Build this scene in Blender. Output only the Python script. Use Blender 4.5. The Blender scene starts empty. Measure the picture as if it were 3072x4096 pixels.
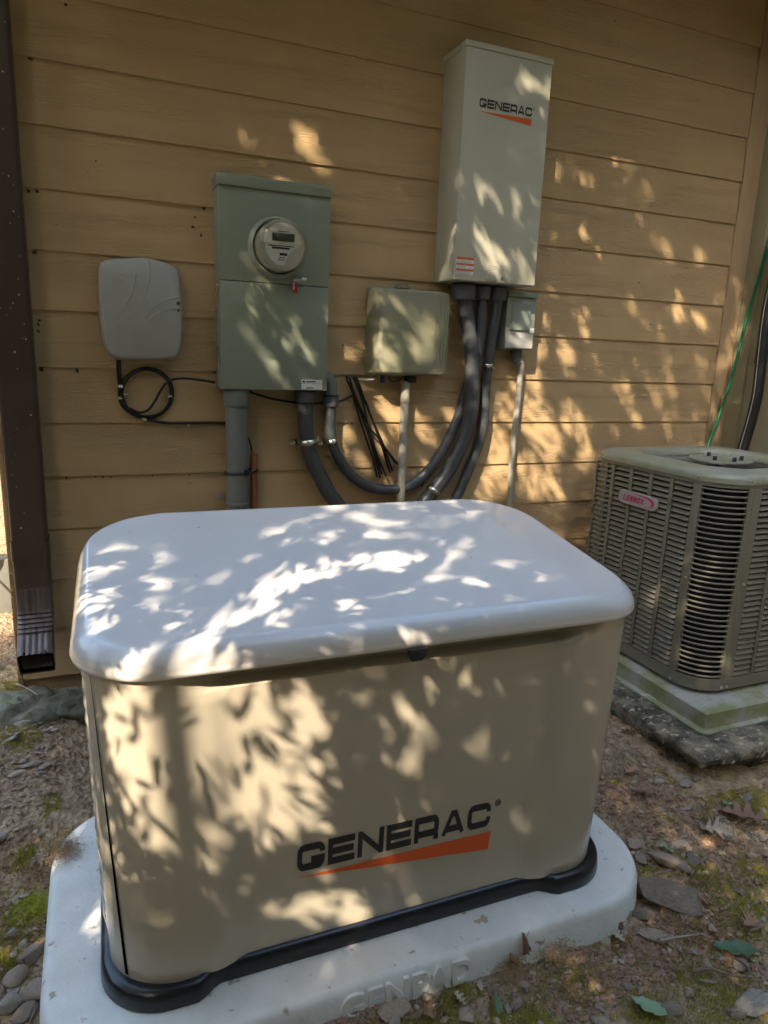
import bpy, bmesh, math, random
import numpy as np
from mathutils import Vector, Matrix, noise
random.seed(7); rng = np.random.default_rng(11)
S = bpy.context.scene; COL = S.collection
# ------------------------------------------------------------------ camera, world, sun, exposure
CAMP = Vector((0.0, -2.5146, 1.4292))
R_ = Vector((0.925153, -0.377798, 0.036882)); U_ = Vector((0.050954, 0.219882, 0.974195)); F_ = Vector((0.376159, 0.8994, -0.222675))
FPX = 2765.68
cam = bpy.data.objects.new('camera', bpy.data.cameras.new('camera')); COL.objects.link(cam); S.camera = cam
cam.matrix_world = Matrix(((R_.x, U_.x, -F_.x, CAMP.x), (R_.y, U_.y, -F_.y, CAMP.y), (R_.z, U_.z, -F_.z, CAMP.z), (0, 0, 0, 1)))
cam.data.sensor_fit = 'HORIZONTAL'; cam.data.sensor_width = 36.0; cam.data.lens = 36.0 * FPX / 3072; cam.data.clip_end = 800; cam.data.clip_start = 0.02
SUN_DIR = Vector((1.0, 1.0, -1.25)).normalized()          # the way the light travels
SUN_EL = math.asin(-SUN_DIR.z)
world = bpy.data.worlds.new('World'); S.world = world; world.use_nodes = True
wn = world.node_tree; bg = wn.nodes['Background']
sky = wn.nodes.new('ShaderNodeTexSky'); sky.sky_type = 'NISHITA'; sky.sun_disc = False
sky.sun_elevation = SUN_EL; sky.sun_rotation = math.radians(225); sky.air_density = 1.3; sky.dust_density = 2.2; sky.ozone_density = 1.0
wn.links.new(sky.outputs[0], bg.inputs[0]); bg.inputs[1].default_value = 0.15
sun = bpy.data.objects.new('sun', bpy.data.lights.new('sun', 'SUN')); COL.objects.link(sun)
sun.data.energy = 2.0; sun.data.angle = math.radians(0.53); sun.data.color = (1.0, 0.84, 0.66)
sun.rotation_euler = SUN_DIR.to_track_quat('-Z', 'Y').to_euler(); sun.location = (-6, -8, 9)
S.view_settings.view_transform = 'Standard'; S.view_settings.look = 'None'; S.view_settings.gamma = 1; S.view_settings.use_curve_mapping = False
S.view_settings.exposure = 2.68
S.cycles.max_bounces = 8; S.cycles.transparent_max_bounces = 8; S.cycles.use_denoising = True

# ------------------------------------------------------------------ helpers
def ray(u, v):       # u, v on a 1659 x 2212 picture
    k = 1.8517; return (R_ * ((u*k-1536)/FPX) - U_ * ((v*k-2048)/FPX) + F_)
def atY(u, v, y):
    d = ray(u, v); return CAMP + d*((y-CAMP.y)/d.y)
def atZ(u, v, z):
    d = ray(u, v); return CAMP + d*((z-CAMP.z)/d.z)
def atX(u, v, x):
    d = ray(u, v); return CAMP + d*((x-CAMP.x)/d.x)
def setp(o, label=None, cat=None, group=None, kind=None):
    if label: o['label'] = label
    if cat: o['category'] = cat
    if group: o['group'] = group
    if kind: o['kind'] = kind
    return o
def thing(name, label, cat, loc=(0, 0, 0), group=None):
    o = bpy.data.objects.new(name, None); COL.objects.link(o); o.location = loc; o.empty_display_size = .05
    return setp(o, label, cat, group)
def woff(o):
    v = Vector((0, 0, 0))
    while o: v += o.location; o = o.parent
    return v
def link(name, me, parent=None, loc=None, m=None):
    """me holds world coordinates unless loc is given"""
    o = bpy.data.objects.new(name, me); COL.objects.link(o)
    if m is not None and not me.materials: me.materials.append(m)
    base = Vector(loc) if loc is not None else Vector((0, 0, 0))
    if parent is not None: o.parent = parent; base = base - woff(parent)
    o.location = base; return o
def mesh(V, F, smooth=False, name='m'):
    me = bpy.data.meshes.new(name); me.from_pydata([tuple(v) for v in V], [], [tuple(f) for f in F]); me.validate(); me.update()
    if smooth: me.shade_smooth()
    return me
def npmesh(V, F, smooth=False):
    """V (n,3) F (m,k) arrays"""
    me = bpy.data.meshes.new('m'); n, k = F.shape
    me.vertices.add(len(V)); me.vertices.foreach_set('co', V.astype(np.float32).ravel())
    me.loops.add(n*k); me.loops.foreach_set('vertex_index', F.astype(np.int32).ravel())
    me.polygons.add(n); me.polygons.foreach_set('loop_start', np.arange(0, n*k, k, dtype=np.int32))
    if smooth: me.polygons.foreach_set('use_smooth', np.ones(n, bool))
    me.update(calc_edges=True); return me
def from_bm(bm, smooth=False, auto=None):
    me = bpy.data.meshes.new('m'); bmesh.ops.recalc_face_normals(bm, faces=bm.faces[:]); bm.to_mesh(me); bm.free()
    if smooth: me.shade_smooth()
    if auto is not None:
        me.shade_smooth(); me.set_sharp_from_angle(angle=math.radians(auto))
    return me
def bm_box(bm, a, b, bev=0, seg=2):
    a, b = Vector(a), Vector(b); c = (a+b)/2; d = b-a
    r = bmesh.ops.create_cube(bm, size=1, matrix=Matrix.Translation(c) @ Matrix.Diagonal((abs(d.x), abs(d.y), abs(d.z), 1)))
    if bev:
        es = list({e for v in r['verts'] for e in v.link_edges})
        bmesh.ops.bevel(bm, geom=es, offset=bev, segments=seg, affect='EDGES', profile=.5)
def box(a, b, bev=0, seg=2):
    bm = bmesh.new(); bm_box(bm, a, b, bev, seg); return from_bm(bm, auto=35 if bev else None)
def spline(P, n=8, closed=False):
    P = [Vector(p) for p in P]; out = []
    N = len(P)
    for i in range(N if closed else N-1):
        if closed: p0, p1, p2, p3 = P[(i-1) % N], P[i], P[(i+1) % N], P[(i+2) % N]
        else:
            p1, p2 = P[i], P[i+1]; p0 = P[i-1] if i > 0 else p1*2-p2; p3 = P[i+2] if i+2 < N else p2*2-p1
        for k in range(n):
            t = k/n; out.append(.5*((2*p1)+(p2-p0)*t+(2*p0-5*p1+4*p2-p3)*t*t+(3*p1-p0-3*p2+p3)*t**3))
    if not closed: out.append(P[-1])
    return out
def tubeVF(P, r, seg=12, cap=True, closed=False, off=0):
    V, F = [], []; n = len(P); up = None
    for i, p in enumerate(P):
        if closed: t = (P[(i+1) % n]-P[i-1]).normalized()
        else: t = ((P[min(i+1, n-1)]-P[max(i-1, 0)])).normalized()
        if up is None: up = t.orthogonal().normalized()
        else: up = (up - t*up.dot(t)).normalized()
        s = t.cross(up); rr = r(i/(n-1)) if callable(r) else r
        for k in range(seg):
            a = 2*math.pi*k/seg; V.append(p+(up*math.cos(a)+s*math.sin(a))*rr)
    for i in range(n if closed else n-1):
        j = (i+1) % n
        for k in range(seg):
            k2 = (k+1) % seg; F.append((off+i*seg+k, off+i*seg+k2, off+j*seg+k2, off+j*seg+k))
    if cap and not closed:
        F.append(tuple(off+k for k in range(seg))[::-1]); F.append(tuple(off+(n-1)*seg+k for k in range(seg)))
    return V, F
def tube(P, r, seg=12, sm=8, closed=False, smooth=True):
    P = spline(P, sm, closed) if sm else [Vector(p) for p in P]
    V, F = tubeVF(P, r, seg, True, closed); me = mesh(V, F, smooth)
    me.set_sharp_from_angle(angle=math.radians(50)); return me
def cyl(c, axis, r, h, seg=24, bev=0, r2=None):
    bm = bmesh.new(); q = Vector(axis).normalized().to_track_quat('Z', 'Y').to_matrix().to_4x4()
    g = bmesh.ops.create_cone(bm, cap_ends=True, segments=seg, radius1=r, radius2=r if r2 is None else r2, depth=h, matrix=Matrix.Translation(c) @ q)
    if bev:
        es = [e for e in bm.edges if any(len(f.verts) > 4 for f in e.link_faces)]
        bmesh.ops.bevel(bm, geom=es, offset=bev, segments=2, affect='EDGES', profile=.5)
    return from_bm(bm, auto=35)
def loft(rings, cap0=False, cap1=False, auto=30):
    n = len(rings[0]); V = [v for r in rings for v in r]; F = []
    for i in range(len(rings)-1):
        for k in range(n):
            k2 = (k+1) % n; F.append((i*n+k, i*n+k2, (i+1)*n+k2, (i+1)*n+k))
    if cap0: F.append(tuple(range(n))[::-1])
    if cap1: F.append(tuple((len(rings)-1)*n+k for k in range(n)))
    me = mesh(V, F, True)
    if auto: me.set_sharp_from_angle(angle=math.radians(auto))
    return me
def extrude_poly(P, vec, bev=0):
    """planar polygon P (world points) extruded along vec"""
    bm = bmesh.new(); vs = [bm.verts.new(p) for p in P]; f = bm.faces.new(vs)
    r = bmesh.ops.extrude_face_region(bm, geom=[f]); v2 = [g for g in r['geom'] if isinstance(g, bmesh.types.BMVert)]
    bmesh.ops.translate(bm, verts=v2, vec=Vector(vec))
    if bev:
        es = [e for e in bm.edges if all(v in v2 for v in e.verts)]
        bmesh.ops.bevel(bm, geom=es, offset=bev, segments=3, affect='EDGES', profile=.5)
    return from_bm(bm, auto=35)

# ------------------------------------------------------------------ materials
MATS = {}
def mat(name, col, rough=.5, metal=0, var=0, vscale=4, vcol=None, bump=0, bscale=40, bdist=.002, stretch=None, spec=.5, coat=0, rnd=0, trans=0, speck=None, thr=None):
    m = bpy.data.materials.new(name); m.use_nodes = True; nt = m.node_tree; N, L = nt.nodes, nt.links
    b = N['Principled BSDF']; b.inputs['Roughness'].default_value = rough; b.inputs['Metallic'].default_value = metal
    b.inputs['Specular IOR Level'].default_value = spec; b.inputs['Coat Weight'].default_value = coat; b.inputs['Coat Roughness'].default_value = .08
    if trans: b.inputs['Transmission Weight'].default_value = trans
    tc = N.new('ShaderNodeTexCoord'); mp = N.new('ShaderNodeMapping'); L.new(tc.outputs['Object'], mp.inputs[0])
    oi = N.new('ShaderNodeObjectInfo')
    if stretch: mp.inputs['Scale'].default_value = stretch
    if rnd or stretch:
        mul = N.new('ShaderNodeMath'); mul.operation = 'MULTIPLY'; mul.inputs[1].default_value = 37.0; L.new(oi.outputs['Random'], mul.inputs[0])
        cmb = N.new('ShaderNodeCombineXYZ'); L.new(mul.outputs[0], cmb.inputs[0]); L.new(mul.outputs[0], cmb.inputs[2]); L.new(cmb.outputs[0], mp.inputs['Location'])
    colout = None
    rgb = N.new('ShaderNodeRGB'); rgb.outputs[0].default_value = (*col, 1); colout = rgb.outputs[0]
    if var:
        nz = N.new('ShaderNodeTexNoise'); nz.inputs['Scale'].default_value = vscale; nz.inputs['Detail'].default_value = 6; nz.inputs['Roughness'].default_value = .65
        L.new(mp.outputs[0], nz.inputs[0]); rp = N.new('ShaderNodeValToRGB'); lo, hi = thr or (.35, .7)
        rp.color_ramp.elements[0].position = lo; rp.color_ramp.elements[1].position = hi; L.new(nz.outputs[0], rp.inputs[0])
        mx = N.new('ShaderNodeMix'); mx.data_type = 'RGBA'; L.new(colout, mx.inputs['A']); mx.inputs['B'].default_value = (*(vcol or [c*.6 for c in col]), 1)
        mm = N.new('ShaderNodeMath'); mm.operation = 'MULTIPLY'; mm.inputs[1].default_value = var; L.new(rp.outputs[0], mm.inputs[0]); L.new(mm.outputs[0], mx.inputs['Factor'])
        colout = mx.outputs['Result']
    if speck:
        sc, th, sc_col = speck
        nz = N.new('ShaderNodeTexNoise'); nz.inputs['Scale'].default_value = sc; nz.inputs['Detail'].default_value = 3; L.new(tc.outputs['Object'], nz.inputs[0])
        rp = N.new('ShaderNodeValToRGB'); rp.color_ramp.elements[0].position = th; rp.color_ramp.elements[1].position = th+.06; L.new(nz.outputs[0], rp.inputs[0])
        mx = N.new('ShaderNodeMix'); mx.data_type = 'RGBA'; L.new(colout, mx.inputs['A']); mx.inputs['B'].default_value = (*sc_col, 1); L.new(rp.outputs[0], mx.inputs['Factor'])
        colout = mx.outputs['Result']
    if rnd:
        hs = N.new('ShaderNodeHueSaturation'); mr = N.new('ShaderNodeMapRange'); mr.inputs['To Min'].default_value = 1-rnd; mr.inputs['To Max'].default_value = 1+rnd
        L.new(oi.outputs['Random'], mr.inputs[0]); L.new(mr.outputs[0], hs.inputs['Value']); L.new(colout, hs.inputs['Color']); colout = hs.outputs[0]
    L.new(colout, b.inputs['Base Color'])
    if bump:
        nz = N.new('ShaderNodeTexNoise'); nz.inputs['Scale'].default_value = bscale; nz.inputs['Detail'].default_value = 5; L.new(mp.outputs[0], nz.inputs[0])
        bp = N.new('ShaderNodeBump'); bp.inputs['Strength'].default_value = bump; bp.inputs['Distance'].default_value = bdist
        L.new(nz.outputs[0], bp.inputs['Height']); L.new(bp.outputs[0], b.inputs['Normal'])
    MATS[name] = m; return m
def siding_mat(name, col):
    m = mat(name, col, .62, var=.5, vscale=3.5, vcol=[c*.78 for c in col], speck=(55, .80, (.06, .045, .03)), rnd=.03, spec=.35)
    N, L = m.node_tree.nodes, m.node_tree.links; b = N['Principled BSDF']
    tc = N.new('ShaderNodeTexCoord'); oi = N.new('ShaderNodeObjectInfo')
    mp = N.new('ShaderNodeMapping'); mp.inputs['Scale'].default_value = (1.6, 1, 17); L.new(tc.outputs['Object'], mp.inputs[0])
    mul = N.new('ShaderNodeMath'); mul.operation = 'MULTIPLY'; mul.inputs[1].default_value = 61.0; L.new(oi.outputs['Random'], mul.inputs[0])
    cmb = N.new('ShaderNodeCombineXYZ'); L.new(mul.outputs[0], cmb.inputs[0]); L.new(mul.outputs[0], cmb.inputs[2]); L.new(cmb.outputs[0], mp.inputs['Location'])
    nz = N.new('ShaderNodeTexNoise'); nz.inputs['Scale'].default_value = 3.0; nz.inputs['Detail'].default_value = 3; nz.inputs['Distortion'].default_value = .6; L.new(mp.outputs[0], nz.inputs[0])
    m1 = N.new('ShaderNodeMath'); m1.operation = 'MULTIPLY'; m1.inputs[1].default_value = 75; L.new(nz.outputs[0], m1.inputs[0])
    sn = N.new('ShaderNodeMath'); sn.operation = 'SINE'; L.new(m1.outputs[0], sn.inputs[0])
    n2 = N.new('ShaderNodeTexNoise'); n2.inputs['Scale'].default_value = 1.1; L.new(mp.outputs[0], n2.inputs[0])
    rp = N.new('ShaderNodeValToRGB'); rp.color_ramp.elements[0].position = .42; rp.color_ramp.elements[1].position = .62; L.new(n2.outputs[0], rp.inputs[0])
    mm = N.new('ShaderNodeMath'); mm.operation = 'MULTIPLY'; L.new(sn.outputs[0], mm.inputs[0]); L.new(rp.outputs[0], mm.inputs[1])
    bp = N.new('ShaderNodeBump'); bp.inputs['Strength'].default_value = .55; bp.inputs['Distance'].default_value = .0016; L.new(mm.outputs[0], bp.inputs['Height']); L.new(bp.outputs[0], b.inputs['Normal'])
    return m
M_side = siding_mat('siding_paint', (.515, .36, .185))
M_trim = mat('trim_paint', (.45, .315, .17), .6, var=.4, vscale=5, bump=.3, bscale=60, stretch=(8, 8, 1))
M_rwall = mat('return_wall_paint', (.36, .32, .20), .65, var=.5, vscale=3, bump=.3, bscale=50)
M_soffit = mat('soffit_paint', (.40, .30, .17), .7, bump=.2)
M_down = mat('downspout_brown', (.060, .036, .026), .38, var=.5, vscale=9, vcol=(.085, .06, .045), speck=(38, .74, (.35, .32, .22)))
M_downw = mat('downspout_worn', (.062, .042, .035), .42, var=.8, vscale=20, vcol=(.165, .135, .118), stretch=(2.2, 1, .35))
M_black = mat('black_rubber', (.012, .012, .013), .45)
M_hole = mat('dark_inside', (.004, .004, .004), .95, spec=0)
M_nid = mat('nid_plastic', (.40, .40, .36), .42, var=.3, vscale=6, bump=.15, bscale=300, bdist=.0006)
M_meter = mat('meter_box_paint', (.235, .265, .195), .38, var=.35, vscale=5, vcol=(.23, .26, .20), speck=(60, .82, (.09, .09, .05)), bump=.08, bscale=120)
M_meterd = mat('meter_box_side', (.235, .26, .21), .5, var=.3)
M_ring = mat('meter_ring_steel', (.50, .50, .46), .3, metal=.7)
M_sw = mat('switch_paint', (.50, .485, .375), .42, var=.12, vscale=4, bump=.12, bscale=380, bdist=.0004, spec=.4)
M_tel = mat('tel_box_plastic', (.27, .26, .175), .55, var=.55, vscale=9, vcol=(.26, .27, .14), speck=(30, .76, (.10, .08, .04)), bump=.2)
M_disc = mat('disconnect_paint', (.27, .31, .26), .45, var=.4, vscale=8)
M_disc2 = mat('disconnect_worn', (.45, .46, .42), .5, var=.6, vscale=30)
M_pvc = mat('grey_pvc', (.19, .20, .18), .42, var=.35, vscale=11, spec=.45)
M_pvcl = mat('light_pvc', (.42, .40, .33), .55, var=.6, vscale=20, vcol=(.25, .24, .18), bump=.3)
M_flex = mat('flexible_conduit', (.058, .064, .068), .36, var=.35, vscale=15, vcol=(.12, .125, .13), spec=.5)
M_conn = mat('conduit_fitting', (.105, .105, .115), .45)
M_zinc = mat('zinc_strap', (.75, .74, .62), .22, metal=1, var=.5, vscale=60, vcol=(.55, .60, .35))
M_cable = mat('black_cable', (.010, .010, .011), .35)
M_orange = mat('orange_conduit', (.26, .085, .035), .5)
M_green = mat('green_cord', (.01, .20, .085), .5)
M_white = mat('white_sticker', (.72, .72, .68), .5)
M_ink = mat('black_ink', (.02, .02, .02), .4)
M_inkg = mat('grey_ink', (.30, .30, .29), .5)
M_or = mat('orange_ink', (.72, .115, .02), .38)
M_red = mat('red_tag', (.48, .01, .02), .4)
M_pink = mat('magenta_ink', (.46, .008, .11), .4)
M_face = mat('meter_face', (.80, .77, .64), .5)
M_lcd = mat('meter_display', (.05, .065, .045), .2)
M_glass = mat('meter_glass', (.93, .91, .82), .03, trans=1)
M_metin = mat('meter_inside', (.55, .53, .42), .35, var=.4, vscale=20)
M_gen = mat('bisque_paint', (.50, .45, .345), .27, bump=.06, bscale=420, bdist=.0004, coat=.25, spec=.5, var=.12, vscale=3)
M_lid = mat('lid_skylit_bisque', (.685, .665, .625), .22, bump=.05, bscale=420, bdist=.0003, coat=.35, spec=.5, speck=(70, .83, (.45, .36, .22)))  # same bisque as the body, lightened: skylight on top put into the colour
M_base = mat('black_plastic', (.011, .012, .014), .28, bump=.1, bscale=90)
M_pad = mat('pad_composite', (.80, .81, .77), .68, var=.9, vscale=10, vcol=(.64, .66, .60), bump=.6, bscale=110, bdist=.002, speck=(34, .665, (.42, .36, .27)))
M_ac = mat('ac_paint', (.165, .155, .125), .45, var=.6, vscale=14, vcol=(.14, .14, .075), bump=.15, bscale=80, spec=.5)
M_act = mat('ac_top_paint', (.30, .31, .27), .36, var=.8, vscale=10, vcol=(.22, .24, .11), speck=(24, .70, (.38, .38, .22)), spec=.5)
M_acin = mat('ac_inner_dark', (.016, .014, .011), .7)  # near-black for the coil; also paints the shade below the cabinet
M_bolt = mat('screw_metal', (.65, .63, .55), .3, metal=1)
M_bbolt = mat('dark_bolt', (.02, .025, .035), .5)
M_badge = mat('badge_plastic', (.34, .31, .29), .35)
M_acpad = mat('ac_pad_plastic', (.33, .335, .29), .75, var=.95, vscale=9, vcol=(.20, .215, .09), thr=(.40, .60), bump=.5, bscale=45, speck=(17, .66, (.40, .41, .32)))
M_slab = mat('old_concrete', (.26, .23, .165), .9, var=.95, vscale=11, vcol=(.045, .045, .03), thr=(.40, .60), bump=1.0, bscale=42, bdist=.022, speck=(42, .60, (.42, .38, .25)))
M_stone = mat('stone', (.36, .29, .22), .85, var=.8, vscale=22, vcol=(.17, .13, .09), bump=.6, bscale=70, bdist=.003, rnd=.45)
M_stoneg = mat('grey_stone', (.35, .31, .25), .85, var=.8, vscale=20, vcol=(.21, .18, .135), bump=.5, bscale=60, bdist=.003, rnd=.3)
M_mstone = mat('mossy_stone', (.19, .185, .13), .85, var=.95, vscale=9, vcol=(.05, .055, .035), bump=.9, bscale=28, bdist=.01, speck=(16, .66, (.12, .16, .04)))
M_dleaf = mat('dry_leaf', (.34, .20, .13), .6, var=.5, vscale=30, rnd=.35)
M_pleaf = mat('pale_dry_leaf', (.42, .35, .26), .65, var=.5, vscale=30)
M_gleaf = mat('green_fallen_leaf', (.12, .22, .12), .45, var=.4, vscale=25, rnd=.3)
M_twig = mat('twig_bark', (.17, .115, .085), .8, var=.6, vscale=50, rnd=.4)
M_moss = mat('moss', (.38, .36, .06), .9, rnd=.2, var=.8, vscale=6, vcol=(.30, .21, .08))
M_litter = mat('plant_litter', (.34, .22, .12), .9, var=.9, vscale=9, vcol=(.48, .36, .21))
M_bark = mat('bark', (.10, .075, .055), .9, var=.6, bump=1, bscale=12, bdist=.02)
M_mud = mat('mud', (.055, .045, .03), .95, bump=.5)

def leaf_mat(name, col, tr):
    m = mat(name, col, .5, var=.5, vscale=2.0); N, L = m.node_tree.nodes, m.node_tree.links; b = N['Principled BSDF']
    t = N.new('ShaderNodeBsdfTranslucent'); t.inputs[0].default_value = (*tr, 1)
    mx = N.new('ShaderNodeMixShader'); mx.inputs[0].default_value = .22
    L.new(b.outputs[0], mx.inputs[1]); L.new(t.outputs[0], mx.inputs[2]); L.new(mx.outputs[0], N['Material Output'].inputs[0]); return m
M_leaf = leaf_mat('canopy_leaf', (.085, .105, .018), (.24, .25, .025))

# ground soil
def soil_mat():
    m = bpy.data.materials.new('soil'); m.use_nodes = True; N, L = m.node_tree.nodes, m.node_tree.links; b = N['Principled BSDF']; b.inputs['Roughness'].default_value = .92
    b.inputs['Specular IOR Level'].default_value = .2
    tc = N.new('ShaderNodeTexCoord')
    def nz(s, d=8, r=.7):
        n = N.new('ShaderNodeTexNoise'); n.inputs['Scale'].default_value = s; n.inputs['Detail'].default_value = d; n.inputs['Roughness'].default_value = r; L.new(tc.outputs['Object'], n.inputs[0]); return n
    def ramp(src, stops):
        r = N.new('ShaderNodeValToRGB'); e = r.color_ramp.elements
        while len(e) < len(stops): e.new(.5)
        for i, (p, c) in enumerate(stops): e[i].position = p; e[i].color = (*c, 1)
        L.new(src, r.inputs[0]); return r
    a = ramp(nz(26).outputs[0], [(.30, (.09, .058, .032)), (.44, (.30, .21, .122)), (.56, (.44, .33, .20)), (.69, (.60, .49, .33))])
    w = ramp(nz(2.2, 4).outputs[0], [(.40, (0, 0, 0)), (.62, (1, 1, 1))])
    a2 = ramp(nz(60).outputs[0], [(.32, (.13, .085, .05)), (.64, (.48, .37, .245))])
    mx = N.new('ShaderNodeMix'); mx.data_type = 'RGBA'; L.new(w.outputs[0], mx.inputs['Factor']); L.new(a.outputs[0], mx.inputs['A']); L.new(a2.outputs[0], mx.inputs['B'])
    g = ramp(nz(5.5, 9, .75).outputs[0], [(.56, (0, 0, 0)), (.66, (1, 1, 1))])
    gc = ramp(nz(45).outputs[0], [(.3, (.10, .10, .02)), (.7, (.36, .36, .08))])
    m2 = N.new('ShaderNodeMix'); m2.data_type = 'RGBA'; mm = N.new('ShaderNodeMath'); mm.operation = 'MULTIPLY'; mm.inputs[1].default_value = .75
    L.new(g.outputs[0], mm.inputs[0]); L.new(mm.outputs[0], m2.inputs['Factor']); L.new(mx.outputs['Result'], m2.inputs['A']); L.new(gc.outputs[0], m2.inputs['B'])
    L.new(m2.outputs['Result'], b.inputs['Base Color'])
    v = N.new('ShaderNodeTexVoronoi'); v.inputs['Scale'].default_value = 65; L.new(tc.outputs['Object'], v.inputs[0])
    ad = N.new('ShaderNodeMath'); ad.operation = 'ADD'; L.new(nz(48).outputs[0], ad.inputs[0]); L.new(v.outputs[0], ad.inputs[1])
    bp = N.new('ShaderNodeBump'); bp.inputs['Strength'].default_value = .9; bp.inputs['Distance'].default_value = .012; L.new(ad.outputs[0], bp.inputs['Height']); L.new(bp.outputs[0], b.inputs['Normal'])
    return m
M_soil = soil_mat()

# ------------------------------------------------------------------ lettering (strokes turned into flat outlines)
def arc(cx, cy, r, a0, a1, n=6):
    return [(cx+r*math.cos(math.radians(a0+(a1-a0)*i/n)), cy+r*math.sin(math.radians(a0+(a1-a0)*i/n))) for i in range(n+1)]
def band(path, w):
    """2d polyline -> quads with mitred joins; returns verts, faces"""
    n = len(path); L_, R2 = [], []
    for i in range(n):
        p = Vector(path[i]); d0 = (p-Vector(path[i-1])).normalized() if i > 0 else None; d1 = (Vector(path[i+1])-p).normalized() if i < n-1 else None
        if d0 is None: d0 = d1
        if d1 is None: d1 = d0
        t = (d0+d1).normalized(); nn = Vector((-t.y, t.x)); k = w/2/max(.35, nn.dot(Vector((-d0.y, d0.x))))
        L_.append(p+nn*k); R2.append(p-nn*k)
    V = L_+R2; F = [(i, i+1, n+i+1, n+i) for i in range(n-1)]; return V, F
def glyph(ch, W=1.45, t=.24):
    """strokes in a box W wide, 1 tall"""
    h = t/2; x0, x1, y0, y1 = h, W-h, h, 1-h; r = .22
    tl = arc(x0+r, y1-r, r, 90, 180); bl = arc(x0+r, y0+r, r, 180, 270); br = arc(x1-r, y0+r, r, 270, 360); tr = arc(x1-r, y1-r, r, 0, 90)
    if ch == 'G': return [[(x1, y1-r-.03)]+tr+tl+bl+br+[(x1, .375), (W*.5, .375)]]
    if ch == 'C': return [[(x1, .61)]+tr+tl+bl+br+[(x1, .41)]]
    if ch == 'O': return [tr+tl+bl+br+[tr[0], tr[1]]]
    if ch == 'D': return [[(x0, y0), (x0, y1)]+tr[::-1]+br[::-1]+[(x0, y0), (x0, y0+.2)]]
    if ch == 'E': return [[(W, y1), (x0, y1), (x0, y0), (W, y0)], [(x0, .5), (W*.96, .5)]]
    if ch == 'L': return [[(x0, 1), (x0, y0), (W, y0)]]
    if ch == 'N': return [[(x0, 0), (x0, 1)], [(x1, 0), (x1, 1)], [(x0+.02, .93), (x1-.02, .07)]]
    if ch == 'R': return [[(x0, 0), (x0, y1)]+tr[::-1]+arc(x1-.16, .47, .16, 0, -90, 4)+[(x0, .31)], [(x1-.1, .33), (x1-.02, .22), (x1, .1), (x1, 0)]]
    if ch == 'P': return [[(x0, 0), (x0, y1)]+tr[::-1]+arc(x1-.16, .52, .16, 0, -90, 4)+[(x0, .36)]]
    if ch == 'A': return [[(h*1.1, 0), (W*.5-.05, 1)], [(W-h*1.1, 0), (W*.5+.05, 1)], [(W*.2, .27), (W*.8, .27)], [(W*.5-.15, 1-h*.9), (W*.5+.15, 1-h*.9)]]
    if ch == 'X': return [[(h*.7, 0), (W-h*.7, 1)], [(W-h*.7, 0), (h*.7, 1)]]
    if ch == 'M': return [[(x0, 0), (x0, 1)], [(x1, 0), (x1, 1)], [(x0, .95), (W/2, .2), (x1, .95)]]
    return []
def lettering(txt, height, O, X, Y, W=1.45, gap=.16, t=.24, shear=0, total=None, thick=None, kern=None):
    """mesh of flat letters: O lower-left corner, X and Y unit axes"""
    O, X, Y = Vector(O), Vector(X), Vector(Y); n = len(txt); tot = n*W+(n-1)*gap; sx = (total/(tot*height)) if total else 1
    V, F = [], []; cx = 0; Nn = X.cross(Y)
    for ch in txt:
        for k, st in enumerate(glyph(ch, W, t)):
            v, f = band(st, t); o = len(V)
            V += [O+X*((cx+p[0]+shear*p[1])*height*sx)+Y*(min(max(p[1], 0), 1)*height)+Nn*(.00004*k) for p in v]; F += [tuple(o+i for i in q) for q in f]
        cx += W+gap
    if thick:
        bm = bmesh.new(); vs = [bm.verts.new(p) for p in V]
        for f in F:
            try: bm.faces.new([vs[i] for i in f])
            except ValueError: pass
        r = bmesh.ops.extrude_face_region(bm, geom=bm.faces[:]); bmesh.ops.translate(bm, verts=[g for g in r['geom'] if isinstance(g, bmesh.types.BMVert)], vec=Nn*thick)
        return from_bm(bm)
    return mesh(V, F)
def polymesh(P): return mesh(P, [tuple(range(len(P)))])
def quads(rects, O, X, Y):
    O, X, Y = Vector(O), Vector(X), Vector(Y); V, F = [], []
    for (a, b, c, d) in rects:
        o = len(V); V += [O+X*a+Y*b, O+X*c+Y*b, O+X*c+Y*d, O+X*a+Y*d]; F.append((o, o+1, o+2, o+3))
    return mesh(V, F)
def textlines(w, h, n, seed, fill=.9):
    """rows of word-like dashes"""
    r = random.Random(seed); out = []; lh = h/n
    for i in range(n):
        y = h-(i+.7)*lh; x = 0; end = w*(fill if r.random() < .8 else fill*.5)
        while x < end:
            ww = r.uniform(.04, .14)*w; out.append((x, y, min(x+ww, end), y+lh*.38)); x += ww+.018*w
    return out
EX, EZ = Vector((1, 0, 0)), Vector((0, 0, 1))

#@@GROUND
# ------------------------------------------------------------------ ground
def sstep(t): t = max(0, min(1, t)); return t*t*(3-2*t)
def gz(x, y, detail=True):
    z = .112
    z += .14*sstep((.10-x)/.35)*sstep((y+1.15)/1.0)
    z += .03*sstep((-.30-x)/1.0)
    z -= .02*sstep((x-1.2)/.8)*sstep((-.6-y)/.5)
    if x > 1.5 and y > -.9: z += .02
    if detail and -2 < x < 4 and -3 < y < 3:
        z += .020*noise.fractal(Vector((x*3.1, y*3.1, 0)), .9, 2.1, 5)+.010*noise.noise(Vector((x*17, y*17, 3)))+.008*noise.noise(Vector((x*38, y*38, 7)))
    return z
def axis_coords(lo, hi, step, far):
    c = list(np.arange(lo, hi+1e-6, step)); s = step; a = lo; left = []
    while a > -far: s *= 1.35; a -= s; left.append(a)
    s = step; b = c[-1]; right = []
    while b < far: s *= 1.35; b += s; right.append(b)
    return left[::-1]+c+right
gx = axis_coords(-.9, 2.7, .010, 160); gy = axis_coords(-2.0, .25, .010, 160)
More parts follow.
